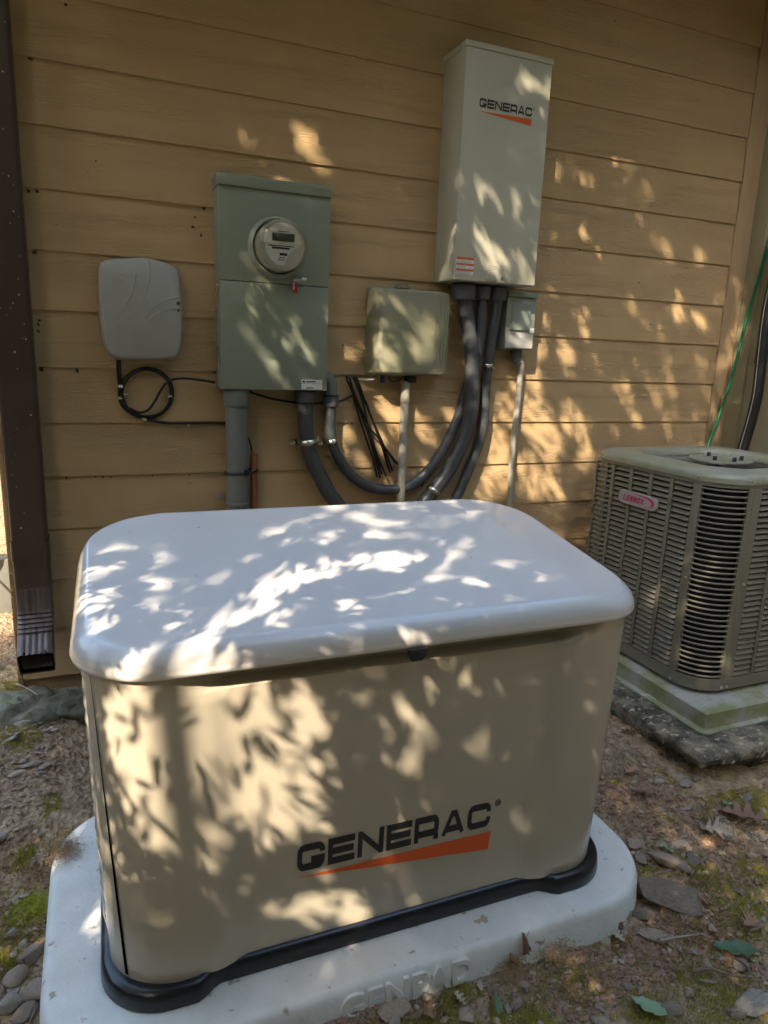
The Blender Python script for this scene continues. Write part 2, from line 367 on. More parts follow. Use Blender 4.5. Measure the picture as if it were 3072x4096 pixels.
V = np.array([(x, y, gz(x, y)) for y in gy for x in gx]); nx = len(gx); ii = (np.arange(len(gy)-1)[:, None]*nx+np.arange(nx-1)[None, :]).ravel()
g = link('ground', npmesh(V, np.stack([ii, ii+1, ii+nx+1, ii+nx], 1), True), m=M_soil); setp(g, 'brown soil strewn with moss and litter', None, kind='structure')

#@@WALL
# ------------------------------------------------------------------ house wall
XL, XR, XC = -.285, 2.715, 2.812
wall = thing('siding_wall', 'tan horizontal lap siding wall behind the electrical boxes', 'wall', (0, 0, .1))
LZ = [2.7707-.1778*k for k in range(-2, 15)]
prof = [(-.0160, 0), (-.0100, 0), (-.0016, .205), (-.0085, .205)]
bd = mesh([(x, y, z) for x in (XL, XR) for (y, z) in prof], [(0, 1, 2, 3), (7, 6, 5, 4), (0, 4, 5, 1), (1, 5, 6, 2), (2, 6, 7, 3), (3, 7, 4, 0)])
bd.materials.append(M_side)
for i, z in enumerate(LZ):
    o = link('siding_board', bd, wall, loc=(random.uniform(-.002, .002), 0, z))
link('sheathing', box((XL-.012, .001, .05), (XC+.05, .06, 3.2)), wall, m=M_trim)
link('corner_board', box((XR+.002, -.020, .1), (XC-.001, .0005, 3.2), .002), wall, m=M_trim)
link('corner_board', box((XL-.016, -.014, .1), (XL-.001, .09, 3.2), .002), wall, m=M_side)
link('foundation', box((XL+.01, .004, -.1), (XC, .03, .26)), wall, m=M_slab)
sof = setp(link('eave_soffit', box((XL-.4, -.62, 3.0), (XC+.3, .1, 3.05)), m=M_soffit), 'tan boarded eave soffit over the siding wall', 'soffit')
# side of the house behind the corner
sw = thing('side_wall', 'tan side wall of the house around the left corner', 'wall', (XL, 2, .1)); link('wall_panel', box((XL-.002, .10, .05), (XL+.2, 5, 3.2)), sw, m=M_trim)
# return wall at the right
rw = thing('return_wall', 'grey green return wall at the right end of the siding', 'wall', (XC+.1, -1, .1))
link('corner_trim', box((XC, -.10, .05), (XC+.05, -.021, 3.2), .002), rw, m=M_rwall)
link('wall_panel', box((XC+.012, -2.3, .05), (XC+.1, -.103, 3.2)), rw, m=M_rwall)
for k in range(8):
    link('batten', box((XC+.001, -.40-.3*k, .05), (XC+.0115, -.37-.3*k, 3.2), .001), rw, m=M_rwall)
# insect mud and debris stuck on the siding
V, F = [], []
def blob(c, r, flat=.5, n=7):
    o = len(V); c = Vector(c)
    for j, (rr, yy) in enumerate(((1, 0), (.7, -.6))):
        for k in range(n):
            a = 2*math.pi*k/n; q = random.uniform(.6, 1.25); V.append(c+Vector((math.cos(a)*r*rr*q, yy*r*flat, math.sin(a)*r*rr*q)))
    V.append(c+Vector((0, -r*flat, 0)))
    for k in range(n):
        k2 = (k+1) % n; F.append((o+k, o+k2, o+n+k2, o+n+k)); F.append((o+n+k, o+n+k2, o+2*n))
spots = [(66, 128, 5), (142, 8, 5), (150, 124, 3), (62, 413, 5), (80, 415, 6), (76, 545, 6), (437, 437, 4), (440, 452, 5), (420, 467, 4), (416, 492, 4.5), (433, 509, 4), (446, 545, 4), (450, 553, 5),
         (148, 783, 5), (168, 800, 5), (170, 802, 4), (90, 795, 8), (82, 700, 4), (83, 715, 4), (85, 690, 4), (280, 790, 3), (300, 795, 3), (290, 816, 3), (466, 800, 7), (470, 806, 5), (206, 1030, 3), (222, 1030, 3),
         (240, 1031, 3), (142, 1033, 4), (330, 1027, 3), (410, 1026, 3), (100, 1145, 5), (106, 1155, 3), (540, 1010, 3), (410, 1044, 2), (590, 1013, 3), (500, 914, 3), (1252, 540, 3), (1412, 965, 3), (1262, 715, 3), (1380, 612, 4),
         (1405, 700, 4), (60, 400, 3), (122, 486, 2), (123, 248, 2), (190, 372, 2.5), (207, 348, 3), (760, 915, 3), (740, 745, 3), (1330, 45, 3)]
for (u, v, s) in spots:
    for q in range(2): blob(atY(u+random.uniform(-1, 1)*s*.5, v+random.uniform(-1, 1)*s*.5, -.013), s*.0009, .5)
link('mud_spots', mesh(V, F, True), wall, m=M_mud)['kind'] = 'stuff'

# ------------------------------------------------------------------ downspout
dsp = thing('downspout', 'dark brown rectangular downspout with a worn outlet elbow at the left corner', 'downspout', (-.225, -.07, .4))
x0, x1 = -.277, -.172
def rectring(xa, xb, ya, yb, z, r=.008, corr=0, slope=0):
    P = []
    for cx, cy, a0 in ((xb-r, yb-r, 0), (xa+r, yb-r, 90), (xa+r, ya+r, 180)):
        for a in (0, 45, 90): P.append((cx+r*math.cos(math.radians(a0+a)), cy+r*math.sin(math.radians(a0+a))))
    nfr = 36
    for i in range(nfr+1):
        x = xa+r+(xb-xa-2*r)*i/nfr; P.append((x, ya-corr*abs(math.sin(math.pi*5*i/nfr))))
    for a in (315, 360): P.append((xb-r+r*math.cos(math.radians(a)), ya+r+r*math.sin(math.radians(a))))
    return [Vector((p[0], p[1], z+slope*(p[1]-ya))) for p in P]
link('pipe', loft([rectring(x0, x1, -.098, -.022, z) for z in (3.04, .80)]), dsp, m=M_down)
link('pipe_collar', loft([rectring(x0-.003, x1+.003, -.101, -.019, z) for z in (.80, .797, .735)]), dsp, m=M_down)
link('pipe_collar', loft([rectring(x0-.001, x1+.001, -.099, -.021, z) for z in (.735, .64)]), dsp, m=M_down)
# elbow: kinks outwards
rings = []; zz = .64; yy = -.099
steps = [(.64, -.099, 0, .077), (.566, -.100, 0, .077)]
for k in range(5):
    z = .556-.013*k; y = -.103-.009*k; steps += [(z, y-.003, -.12*k, .077-.003*k), (z-.005, y+.001, -.12*k-.06, .076-.003*k)]
steps += [(.452, -.205, -1.45, .064)]
for (z, y, sl, dp) in steps:
    rings.append(rectring(x0, x1, y, y+dp, z, corr=.0019 if z < .58 else 0, slope=sl))
elb = link('elbow', loft(rings), dsp, m=M_downw)
rI = rectring(x0+.003, x1-.003, -.2030, -.2030+.059, .4515, slope=-1.45, corr=.0028); rI2 = [p+Vector((0, .050, .030)) for p in rI]
link('outlet_painted_shade', loft([rI, rI2], cap1=True), elb, m=M_hole)  # near-black insert: shade inside the outlet put into the colour
V, F = [], []
for k in range(46): blob((random.uniform(x0+.006, x1-.006), -.0983, random.uniform(.7, 2.3)), random.uniform(.0012, .0034), .35)
link('pale_flecks', mesh(V, F), dsp, m=M_pvcl)['kind'] = 'stuff'
link('pipe_strap', box((x0-.03, -.012, 1.9), (x1+.012, -.006, 1.93)), dsp, m=M_down)

# ------------------------------------------------------------------ telecom box at the left, with its cable
nid = thing('telecom_box', 'pale grey rounded plastic telecom box left of the meter', 'utility box', atY(300, 670, 0))
Pn = [(215.3, 578), (219, 568), (231.5, 562.5), (262, 559), (293, 558), (315, 558.6), (337, 562), (360, 569), (378, 576.6), (384, 583), (387, 597), (390, 630), (392, 657), (393, 690), (392, 720), (391, 745), (388, 757), (383, 767), (375, 772.5), (355, 775), (325, 776), (293, 775.5), (268, 775), (252, 773.5), (243, 769), (237, 762.7), (231, 753), (227, 742), (222, 715), (219, 692), (216.5, 665), (215, 642.6), (214.5, 605)]
Yn = -.072
front = [atY(u, v, Yn) for u, v in Pn]; cN = sum(front, Vector())/len(front)
def grow(P, c, d): return [p+(p-c).normalized()*d for p in P]
rings = [[Vector((p.x, -.018, p.z)) for p in grow(front, cN, .004)], [Vector((p.x, -.03, p.z)) for p in grow(front, cN, .006)], [Vector((p.x, Yn+.012, p.z)) for p in grow(front, cN, .001)], [Vector((p.x, Yn+.004, p.z)) for p in grow(front, cN, -.002)], [Vector((p.x, Yn, p.z)) for p in grow(front, cN, -.007)]]
cov = link('cover', loft(rings, cap1=True, auto=40), nid, m=M_nid)
link('back_plate', loft([[Vector((p.x, -.005, p.z)) for p in grow(front, cN, -.004)], [Vector((p.x, -.0178, p.z)) for p in grow(front, cN, -.004)]], cap0=True, cap1=True), nid, m=M_nid)
for P in ([(386, 641), (355, 650), (330, 665), (308, 690), (300, 700)], [(388, 665), (362, 668), (335, 680), (310, 702)], [(322, 563), (325, 590), (318, 625), (300, 660), (270, 690), (245, 710)], [(293, 590), (285, 630), (265, 670), (240, 700)]):
    q = [atY(u, v, Yn-.0005) for u, v in P]; n_ = len(spline(q))
    link('raised_swoosh', tube(q, lambda t: .0028*(1-.75*t), 6), cov, m=M_nid)
link('raised_emblem', tube([atY(258+14*math.cos(a), 603+13*math.sin(a), Yn) for a in [k*math.pi/6 for k in range(12)]], .0007, 5, 3, True), cov, m=M_nid)
link('raised_emblem', tube([atY(u, v, Yn) for u, v in ((243, 600), (246, 612), (254, 620))], .0014, 5, 4), cov, m=M_nid)
link('raised_emblem', lettering('FE', .007, atY(252, 607, Yn-.0004), EX, EZ, 1.1), cov, m=M_inkg)
for (u, v, r) in ((385, 655, .0055), (385.5, 671, .004)):
    c = atY(u, v, Yn-.002); sc = link('screw', cyl(c, (0, -1, 0), r, .006, 14), nid, m=M_bbolt); link('screw_head', cyl(c+Vector((0, -.0035, 0)), (0, -1, 0), r*.5, .004, 10), sc, m=M_zinc)
def q3(x, y): return (162+.3581*x, 513+.3581*y)
def path(P, y, f=None):
    return [atY(*(f(*p[:2]) if f else p[:2]), p[2] if len(p) > 2 else y) for p in P]
cable = thing('coiled_cable', 'black cable coiled in a loop below the grey telecom box', 'cable', atY(318, 848, 0))
link('feed_cable', tube(path([(265, 725), (264, 780), (266, 840), (272, 895), (273, 960), (290, 1010), (340, 1055), (400, 1085)], -.022, q3), .0075, 8), cable, m=M_cable)
cc = (435, 937)
link('cable_loop', tube([atY(*q3(cc[0]+153*math.cos(a), cc[1]+146*math.sin(a)), -.024) for a in [k*math.pi/8 for k in range(16)]], .0062, 8, 4, True), cable, m=M_cable)
link('cable_loop', tube([atY(*q3(cc[0]-3+148*math.cos(a), cc[1]+2+141*math.sin(a)), -.030) for a in [k*math.pi/8 for k in range(16)]], .0042, 8, 4, True), cable, m=M_cable)
link('cable_run', tube(path([(330, 1030), (390, 1055), (440, 1040), (480, 990), (515, 925), (560, 870), (640, 850), (740, 857), (845, 875)], -.036, q3), .0042, 8), cable, m=M_cable)
link('cable_run', tube(path([(360, 1060), (430, 1090), (490, 1108), (560, 1119), (680, 1119), (800, 1118), (925, 1121)], -.024, q3), .0048, 8), cable, m=M_cable)
for (x, y) in ((275, 898), (573, 955), (272, 968), (420, 1098), (683, 1133), (305, 942)):
    c = atY(*q3(x, y), -.028); link('cable_clip', box(c-Vector((.007, .008, .0045)), c+Vector((.007, .008, .0045)), .002), cable, m=M_zinc if x != 275 else M_white)
c2 = thing('black_service_cable', 'thin black cable sagging behind the grey conduits under the meter', 'cable', atY(600, 870, 0))
link('cable_run', tube(path([(1050, 925), (1070, 938), (1130, 957), (1200, 976), (1340, 997), (1480, 1001), (1590, 988), (1640, 970), (1690, 945)], -.016, q3), .0038, 8), c2, m=M_cable)
link('cable_run', tube([atY(537, 945, -.03), atY(542, 965, -.03), atY(546, 990, -.035)], .003, 6), c2, m=M_cable)

# ------------------------------------------------------------------ meter box
mx0, mx1, mz0, mz1, mY = .392, .767, 1.292, 1.968, -.106
mb = thing('meter_box', 'tall sage green meter cabinet with a round glass electric meter', 'electric meter', (.58, 0, 1.29))
link('back_box', box((mx0, mY+.012, mz0), (mx1, -.004, mz1-.004), .002), mb, m=M_meterd)
up = link('upper_cover', box((mx0-.001, mY-.001, 1.648), (mx1+.001, mY+.0115, 1.936), .002), mb, m=M_meter)
lo = link('lower_cover', box((mx0+.002, mY-.004, mz0+.001), (mx1-.001, mY+.0115, 1.6455), .002), mb, m=M_meter)
link('rain_hood', box((mx0-.004, mY-.009, 1.9365), (mx1+.004, -.003, mz1+.003), .003), mb, m=M_meter)
for z in (1.60, 1.40):
    lt = link('side_latch', box((mx0-.006, mY+.02, z-.035), (mx0-.0005, mY+.04, z+.035), .002), mb, m=M_zinc)
mc = Vector((.583, mY, 1.760))
def ringY(c, y, r, n=48): return [Vector((c.x+r*math.cos(2*math.pi*k/n), y, c.z+r*math.sin(2*math.pi*k/n))) for k in range(n)]
link('meter_collar', loft([ringY(mc, mY-.0012, .099), ringY(mc, mY-.012, .0975), ringY(mc, mY-.026, .093), ringY(mc, mY-.030, .089), ringY(mc, mY-.028, .085), ringY(mc, mY-.004, .084)], auto=40), mb, m=M_meter)
link('collar_painted_shade', loft([ringY(mc, mY-.005, .084), ringY(mc, mY-.0055, .001)], cap1=True), mb, m=M_hole)  # black disc painting the shade between collar and meter
met = link('meter_body', loft([ringY(mc, mY-.006, .076), ringY(mc, mY-.05, .074), ringY(mc, mY-.052, .066), ringY(mc, mY-.075, .062), ringY(mc, mY-.0755, .001)], cap1=True, auto=40), mb, m=M_metin)
fy = mY-.0765
P = [Vector((mc.x+.055*math.cos(a), fy, mc.z+.004+.055*math.sin(a))) for a in [math.pi*k/16 for k in range(17)]]
P += [Vector((mc.x+p[0], fy, mc.z+p[1])) for p in ((-.055, -.004), (.055, -.004))][:0]
link('face_plate', polymesh(P), met, m=M_face)
link('lower_label', polymesh([Vector((mc.x+a, fy, mc.z+b)) for a, b in ((-.053, .002), (-.05, -.018), (-.038, -.038), (-.018, -.053), (.004, -.056), (.014, -.03), (.028, -.014), (.05, .002))]), met, m=M_white)
link('display', box((mc.x-.034, fy-.004, mc.z+.010), (mc.x+.034, fy-.001, mc.z+.033), .001), met, m=M_lcd)
link('printed_lines', quads([(-.045, -.005, .035, -.002), (-.035, -.013, .02, -.007), (-.012, -.031, .012, -.024), (-.014, -.038, .006, -.036), (-.016, -.044, .004, -.042), (-.018, .037, .018, .039)], (mc.x, fy-.0006, mc.z), EX, EZ), met, m=M_ink)
link('glass_dome', loft([ringY(mc, mY-.008, .0815), ringY(mc, mY-.075, .081), ringY(mc, mY-.10, .078), ringY(mc, mY-.112, .070), ringY(mc, mY-.119, .055), ringY(mc, mY-.122, .03), ringY(mc, mY-.123, .005)], cap1=True, auto=60), mb, m=M_glass)
# sealing latch and red tag below the collar
c = atY(635, 603, mY-.02)
lt = link('sealing_latch', box(c+Vector((-.004, -.004, -.006)), c+Vector((.038, .008, .002)), .002), mb, m=M_ring)
link('latch_barrel', cyl(c+Vector((.034, -.002, 0)), (1, 0, 0), .007, .016, 12), lt, m=M_ring)
tg = link('seal_tag', box(c+Vector((-.004, -.009, -.046)), c+Vector((.010, -.003, -.012)), .002), mb, m=M_red)
link('tag_stripe', box(c+Vector((-.0045, -.0095, -.034)), c+Vector((-.0005, -.0092, -.014))), tg, m=M_white)
st = link('label_sticker', box((.671, mY-.0050, 1.297), (.748, mY-.0042, 1.331)), mb, m=M_white)
link('sticker_print', quads([(.004, .023, .013, .030), (.016, .0245, .052, .029), (.0, .0195, .077, .0203)] + [(.018, .003, .045, .0065)], (.671, mY-.0053, 1.297), EX, EZ), st, m=M_ink)
V, F = [], []
for (u, v) in ((535, 800), (700, 560), (500, 760), (480, 690), (560, 640), (690, 690), (505, 410), (590, 402), (672, 420), (673, 428), (690, 640), (705, 500), (530, 620)):
    blob(atY(u, v, mY-.004), .0016, .5)
link('dirt_spots', mesh(V, F, True), mb, m=M_mud)['kind'] = 'stuff'
# rigid service conduit under the meter
sc_ = thing('service_conduit', 'thick grey rigid conduit rising from the ground into the meter cabinet', 'conduit', (.452, -.062, .12))
link('pipe', cyl((.452, -.062, .69), (0, 0, 1), .0385, 1.14, 28), sc_, m=M_pvc)
link('coupling', cyl((.452, -.062, 1.262), (0, 0, 1), .0445, .058, 28, .003), sc_, m=M_pvc)
link('coupling', cyl((.452, -.062, .885), (0, 0, 1), .0425, .012, 28, .002), sc_, m=M_pvc)
st = link('pipe_strap', cyl((.452, -.062, .905), (0, 0, 1), .0400, .022, 28), sc_, m=M_pvc); link('strap_ear', box((.385, -.024, .893), (.413, -.018, .918), .002), st, m=M_pvcl)
link('zip_tie', tube([Vector((.467+.058*math.cos(a), -.062+.043*math.sin(a), 1.0+.004*math.cos(a))) for a in [k*math.pi/8 for k in range(16)]], .0045, 6, 2, True), sc_, m=M_black)
link('zip_tie_head', box((.468, -.112, .992), (.485, -.100, 1.012), .002), sc_, m=M_black)
og = thing('orange_conduit', 'slim orange brown ground rod sleeve beside the grey service conduit', 'conduit', (.515, -.045, .12))
link('pipe', cyl((.515, -.045, .59), (0, 0, 1), .0135, .94, 16, .001), og, m=M_orange)

# ------------------------------------------------------------------ flexible conduits
def ts(n, extra=0): return n
def q5(x, y): return (594+.1953*x, 783+.1953*y)
def q4(x, y): return (729+.3092*x, 540+.3092*y)
def strap(parent, c, t, r, ears=(-1, 1)):
    """two-hole strap: band round the pipe and flat ears against the wall"""
    t = Vector(t).normalized(); s = t.cross(Vector((0, 1, 0))).normalized(); bm = bmesh.new()
    P = [c+s*(r+.0025)*math.cos(a)+Vector((0, -1, 0))*(r+.0025)*math.sin(a) for a in [math.pi*k/14 for k in range(15)]]
    V, F = [], []
    for p in P: V += [p-t*.0105, p+t*.0105]
    F = [(2*i, 2*i+1, 2*i+3, 2*i+2) for i in range(14)]
    me = mesh(V, F, True); b = link('strap_clamp', me, parent, m=M_zinc); sol = b.modifiers.new('s', 'SOLIDIFY'); sol.thickness = .002
    V2, F2 = tubeVF([p+(p-c).normalized()*.001 for p in P], .0016, 6); link('strap_rib', mesh(V2, F2, True), b, m=M_zinc)
    for e in ears:
        q = c+s*e*(r+.016); q.y = -.022
        me = box((-.013, -.003, -.0115), (.013, 0, .0115), .002); rot = Matrix((s, Vector((0, 1, 0)), t)).transposed().to_4x4(); me.transform(Matrix.Translation(q) @ rot)
        ear = link('strap_ear', me, b, m=M_zinc); link('strap_screw', cyl(q+Vector((0, -.005, 0)), (0, -1, 0), .0055, .006, 8), b, m=M_zinc)
def conn(parent, c, r, h, name='connector'):
    a = link(name, cyl(c+Vector((0, 0, -h/2)), (0, 0, 1), r, h, 28, .003, r*1.05), parent, m=M_conn)
    link('lock_ring', cyl(c+Vector((0, 0, .004)), (0, 0, 1), r*1.04, .006, 28, .001), a, m=M_black)
swZ = 1.702
# 1 thick: meter -> behind generator -> left fitting of the switch
fA = thing('flexible_conduit', 'thickest dark grey flexible conduit, hanging from the left fitting under the white switch box', 'conduit', (1.30, -.06, 1.6))
pA = path([(659.4, 866, -.055), (659.4, 900, -.055), (660.4, 927.5, -.055), (664.3, 954.9, -.055), (672, 986, -.055), (682, 1011.5, -.055), (697.5, 1040.8, -.056), (719, 1076, -.058), (760, 1118, -.06), (820, 1140, -.06), (880, 1122, -.062), (927, 1072, -.064), (961, 1028.5, -.068), (985.6, 988, -.074), (1005.7, 942, -.080), (1016.5, 889, -.085), (1019.6, 849, -.087), (1019.6, 803, -.088), (1018, 756, -.089), (1010, 694.6, -.09), (1002.6, 642, -.09), (1001.5, 628, -.09)], 0)
link('hose', tube(pA, .0285, 20, 6), fA, m=M_flex)
conn(fA, Vector((pA[0].x, -.055, mz0-.004)), .0385, .040); conn(fA, Vector((pA[-1].x+.001, -.09, swZ-.010)), .0455, .052)
strap(fA, pA[3], (.12, 0, -1), .0285)
strap(fA, atY(935, 1060, -.064), (.6, 0, .8), .0285)
# 2 medium: elbow at the meter side -> middle fitting
fB = thing('flexible_conduit', 'medium dark grey flexible conduit looping from the meter elbow up to the middle fitting', 'conduit', (1.0, -.05, 1.0))
pB = path([(714.5, 862), (715, 871), (713.5, 900), (713.5, 929.5), (718, 959), (729, 984), (744, 1009.5), (766, 1033), (795, 1050.6), (828, 1058), (856, 1057), (883, 1049.6), (906, 1035), (925, 1016), (945, 991), (968, 951), (988, 905), (1001, 865), (1016, 815, -.05), (1028, 780, -.055), (1035, 750, -.07), (1038, 725, -.085), (1040, 680, -.09), (1042, 640, -.09), (1042, 628, -.09)], -.045)
link('hose', tube(pB, .0205, 18, 6), fB, m=M_flex)
ex = pB[0].x
conn(fB, Vector((ex, -.045, 1.268)), .0285, .036); conn(fB, Vector((pB[-1].x, -.09, swZ-.010)), .0315, .046)
link('elbow', tube([Vector((mx1-.006, -.05, 1.335)), Vector((ex-.022, -.05, 1.337)), Vector((ex-.004, -.048, 1.318)), Vector((ex, -.045, 1.295)), Vector((ex, -.045, 1.265))], .0235, 18, 8), fB, m=M_pvc)
strap(fB, pB[4]+Vector((-.003, 0, .01)), (.2, 0, -1), .0205, ears=(-1,))
# 3 right fitting -> behind the generator
fC = thing('flexible_conduit', 'dark grey flexible conduit dropping from the right fitting to behind the generator', 'conduit', (1.45, -.06, 1.6))
pC = path([(1077, 628, -.09), (1075, 642, -.09), (1071, 679, -.088), (1064.5, 713, -.085), (1058, 756, -.075), (1055, 787, -.064), (1050.6, 818, -.055), (1047.5, 864.7, -.05), (1044.4, 911, -.05), (1035, 957.5, -.05), (1016.6, 1004, -.052), (1001, 1041, -.055), (982.6, 1078, -.065)], 0)+[Vector((1.19, -.12, .72)), Vector((1.10, -.30, .62)), Vector((1.03, -.55, .58)), Vector((1.0, -.76, .58))]
link('hose', tube(pC, .0215, 18, 6), fC, m=M_flex); conn(fC, Vector((pC[0].x, -.09, swZ-.010)), .0315, .044)
strap(fC, atY(1054, 790, -.060), (-.15, 0, -1), .0215, ears=(-1,))
for (P, par) in ((pA, fA), (pB, fB)):
    pass
for par, u0, v0, n, yy, w in ((fB, 712, 867, 9, -.0665, .009), (fA, 658, 875, 6, -.0848, .009), (fC, 1072, 655, 14, -.111, .006)):
    rr = []
    for k in range(n):
        c = atY(u0+(-.45*k if par is fC else 0), v0+3.4*k+3, yy); rr.append((c.x-w/2, c.z, c.x+w/2, c.z+.0016))
    link('printed_marks', quads(rr, (0, yy, 0), EX, EZ), par, m=M_inkg)
# ------------------------------------------------------------------ telephone box in the middle
tb = thing('telephone_box', 'weathered olive beige ribbed box between the meter and the switch', 'utility box', (1.09, 0, 1.36))
def rrect(xa, xb, za, zb, y, r, n=4):
    P = []
    for cx, cz, a0 in ((xb-r, zb-r, 0), (xa+r, zb-r, 90), (xa+r, za+r, 180), (xb-r, za+r, 270)):
        for k in range(n+1): a = math.radians(a0+90*k/n); P.append(Vector((cx+r*math.cos(a), y, cz+r*math.sin(a))))
    return P
link('back_tray', loft([rrect(.948, 1.232, 1.362, 1.660, -.004, .01), rrect(.948, 1.232, 1.362, 1.660, -.04, .01)], cap0=True, cap1=True), tb, m=M_tel)
cv = link('cover', loft([rrect(.938, 1.247, 1.350, 1.668, -.030, .014), rrect(.936, 1.247, 1.350, 1.668, -.048, .014), rrect(.938, 1.245, 1.352, 1.666, -.056, .014), rrect(.958, 1.240, 1.358, 1.660, -.112, .016), rrect(.964, 1.235, 1.362, 1.656, -.119, .014), rrect(.97, 1.229, 1.368, 1.65, -.121, .012)], cap1=True, auto=40), tb, m=M_tel)
for k in range(5):
    x = 1.178+.0125*k; link('rib', box((x, -.1235, 1.375), (x+.005, -.1205, 1.645-.003*k), .001), cv, m=M_tel)
link('hinge', box((1.045, -.06, 1.669), (1.10, -.02, 1.676), .001), tb, m=M_tel)
for k in range(4): link('hinge_knuckle', cyl((1.052+.013*k, -.05, 1.679), (1, 0, 0), .005, .008, 8), tb, m=M_tel)
link('cable_entry', box((1.10, -.075, 1.325), (1.135, -.03, 1.350), .003), tb, m=M_black)
link('blue_splice', box((.995, -.06, 1.322), (1.012, -.045, 1.349), .004), tb, m=mat('blue_plastic', (.012, .02, .10), .4))
for k in range(3):
    link('loose_wire', tube(path([(920+8*k, 180+6*k), (960, 186+7*k), (1040, 182+7*k), (1110, 170+6*k), (1160, 140)], -.05-.004*k, q5), .0022, 6), tb, m=M_pvcl)
link('loose_wire', tube(path([(1260, 150), (1270, 190), (1310, 212), (1370, 200), (1400, 170)], -.05, q5), .003, 6), tb, m=M_cable)
tp = thing('telephone_conduit', 'slim pale grey conduit below the weathered ribbed box', 'conduit', (1.105, -.05, .12))
link('pipe', tube([Vector((1.100, -.052, 1.328)), Vector((1.1, -.052, .95)), Vector((1.102, -.052, .12))], .0165, 16, 1), tp, m=M_pvcl)
link('coupling', cyl((1.10, -.052, 1.29), (0, 0, 1), .0185, .08, 18, .002), tp, m=M_pvcl)
bw = thing('wire_bundle', 'loose bundle of cut black wires hanging on the siding', 'wires', atY(760, 820, 0))
for k, P in enumerate([[(805, 175), (790, 160), (800, 200), (860, 340), (930, 600), (1010, 850), (1090, 1080), (1130, 1270)], [(825, 170), (850, 270), (900, 420), (1000, 700), (1080, 950), (1165, 1280)], [(875, 175), (865, 165), (900, 240), (960, 400), (1000, 560), (1040, 760), (1120, 1000), (1230, 1260)],
        [(880, 160), (920, 220), (980, 400), (1050, 560), (1130, 760), (1200, 980), (1275, 1225)], [(900, 165), (950, 300), (1000, 440), (1080, 640), (1180, 870), (1300, 1200)], [(990, 620), (1060, 740), (1130, 820), (1230, 960), (1375, 1145)], [(870, 330), (940, 500), (1030, 700), (1100, 960), (1180, 1235)], [(1000, 420), (1100, 700), (1170, 870), (1260, 1000), (1330, 1110)]]):
    link('wire', tube(path([(x, y, -.03-.006*(k % 3)) for x, y in P], 0, q5), .0042, 7, 5), bw, m=M_cable)

# ------------------------------------------------------------------ transfer switch box
sx0, sx1, sz0, sz1, sY = 1.216, 1.561, 1.702, 2.470, -.176
sb = thing('transfer_switch', 'tall white steel switch box with black and orange logo high on the siding', 'switch box', (1.39, 0, 1.70))
link('enclosure', box((sx0, sY+.004, sz0), (sx1, -.012, sz1-.004), .003), sb, m=M_sw)
cvr = link('front_cover', box((sx0-.001, sY-.0015, sz0+.001), (sx1+.001, sY+.0035, sz1-.017), .0015), sb, m=M_sw)
link('top_cap', box((sx0-.005, sY-.006, sz1-.0165), (sx1+.005, -.010, sz1+.002), .002), sb, m=M_sw)
fy = sY-.0022
link('logo_letters', lettering('GENERAC', .0285, (1.277, fy, 2.275), EX, EZ, total=.215), cvr, m=M_ink)
link('logo_swoosh', polymesh([Vector((1.277, fy, 2.262)), Vector((1.492, fy, 2.245)), Vector((1.492, fy, 2.268))]), cvr, m=M_or)
link('logo_mark', tube([Vector((1.4985+.003*math.cos(a), fy, 2.301+.003*math.sin(a))) for a in [k*math.pi/4 for k in range(8)]], .0005, 4, 2, True), cvr, m=M_ink)
w1 = link('warning_sticker', box((1.2225, fy-.0004, 1.722), (1.293, fy+.0004, 1.780)), sb, m=M_white)
link('warning_band', quads([(0, .0495, .0705, .058), (0, .030, .0705, .0375), (0, .0105, .0705, .018)], (1.2225, fy-.0007, 1.722), EX, EZ), w1, m=M_or)
rr = []
for b_ in (.0385, .019, .0005): rr += [(x+.003, y+b_, x2+.003, y2+b_) for x, y, x2, y2 in textlines(.066, .0095, 3, int(b_*1e4))]
rr += [(.028, .0525, .042, .0555), (.026, .0325, .044, .0355), (.028, .013, .042, .016)]
link('warning_print', quads(rr, (1.2225, fy-.0010, 1.722), EX, EZ), w1, m=M_inkg)
w2 = link('data_sticker', box((1.352, fy-.0004, 1.710), (1.400, fy+.0004, 1.764)), sb, m=M_sw); link('data_print', quads(textlines(.044, .05, 9, 5), (1.354, fy-.0007, 1.712), EX, EZ), w2, m=M_inkg)
link('cover_latch', box((1.351, fy-.003, 1.704), (1.392, fy, 1.7125), .001), sb, m=M_tel)
link('cover_notch', box((1.412, fy-.001, 1.712), (1.421, fy, 1.724)), sb, m=M_conn)

# ------------------------------------------------------------------ disconnect box
db = thing('disconnect_box', 'small green grey disconnect box right of the dark conduits', 'electrical box', (1.56, 0, 1.46))
link('back_box', box((1.500, -.090, 1.466), (1.628, -.010, 1.676), .003), db, m=M_disc)
dc = link('cover', box((1.497, -.098, 1.478), (1.630, -.0905, 1.665), .003), db, m=M_disc)
link('raised_panel', loft([rrect(1.515, 1.610, 1.535, 1.650, -.0982, .006), rrect(1.523, 1.602, 1.541, 1.643, -.106, .006)], cap1=True), dc, m=M_disc)
link('hood', box((1.494, -.106, 1.6655), (1.635, -.008, 1.684), .003), db, m=M_disc)
link('worn_lower_cover', polymesh([Vector((x, -.1066 if z > 9 else -.0988, z)) for x, z in ((1.500, 1.472), (1.626, 1.472), (1.628, 1.545), (1.612, 1.552), (1.606, 1.560), (1.540, 1.558), (1.520, 1.545), (1.500, 1.552))]), db, m=M_disc2)
link('label_patch', box((1.607, -.1008, 1.530), (1.629, -.0985, 1.550), .001), db, m=M_white)
dcn = thing('whip_conduit', 'thin weathered grey conduit below the small disconnect box', 'conduit', (1.58, -.05, .3))
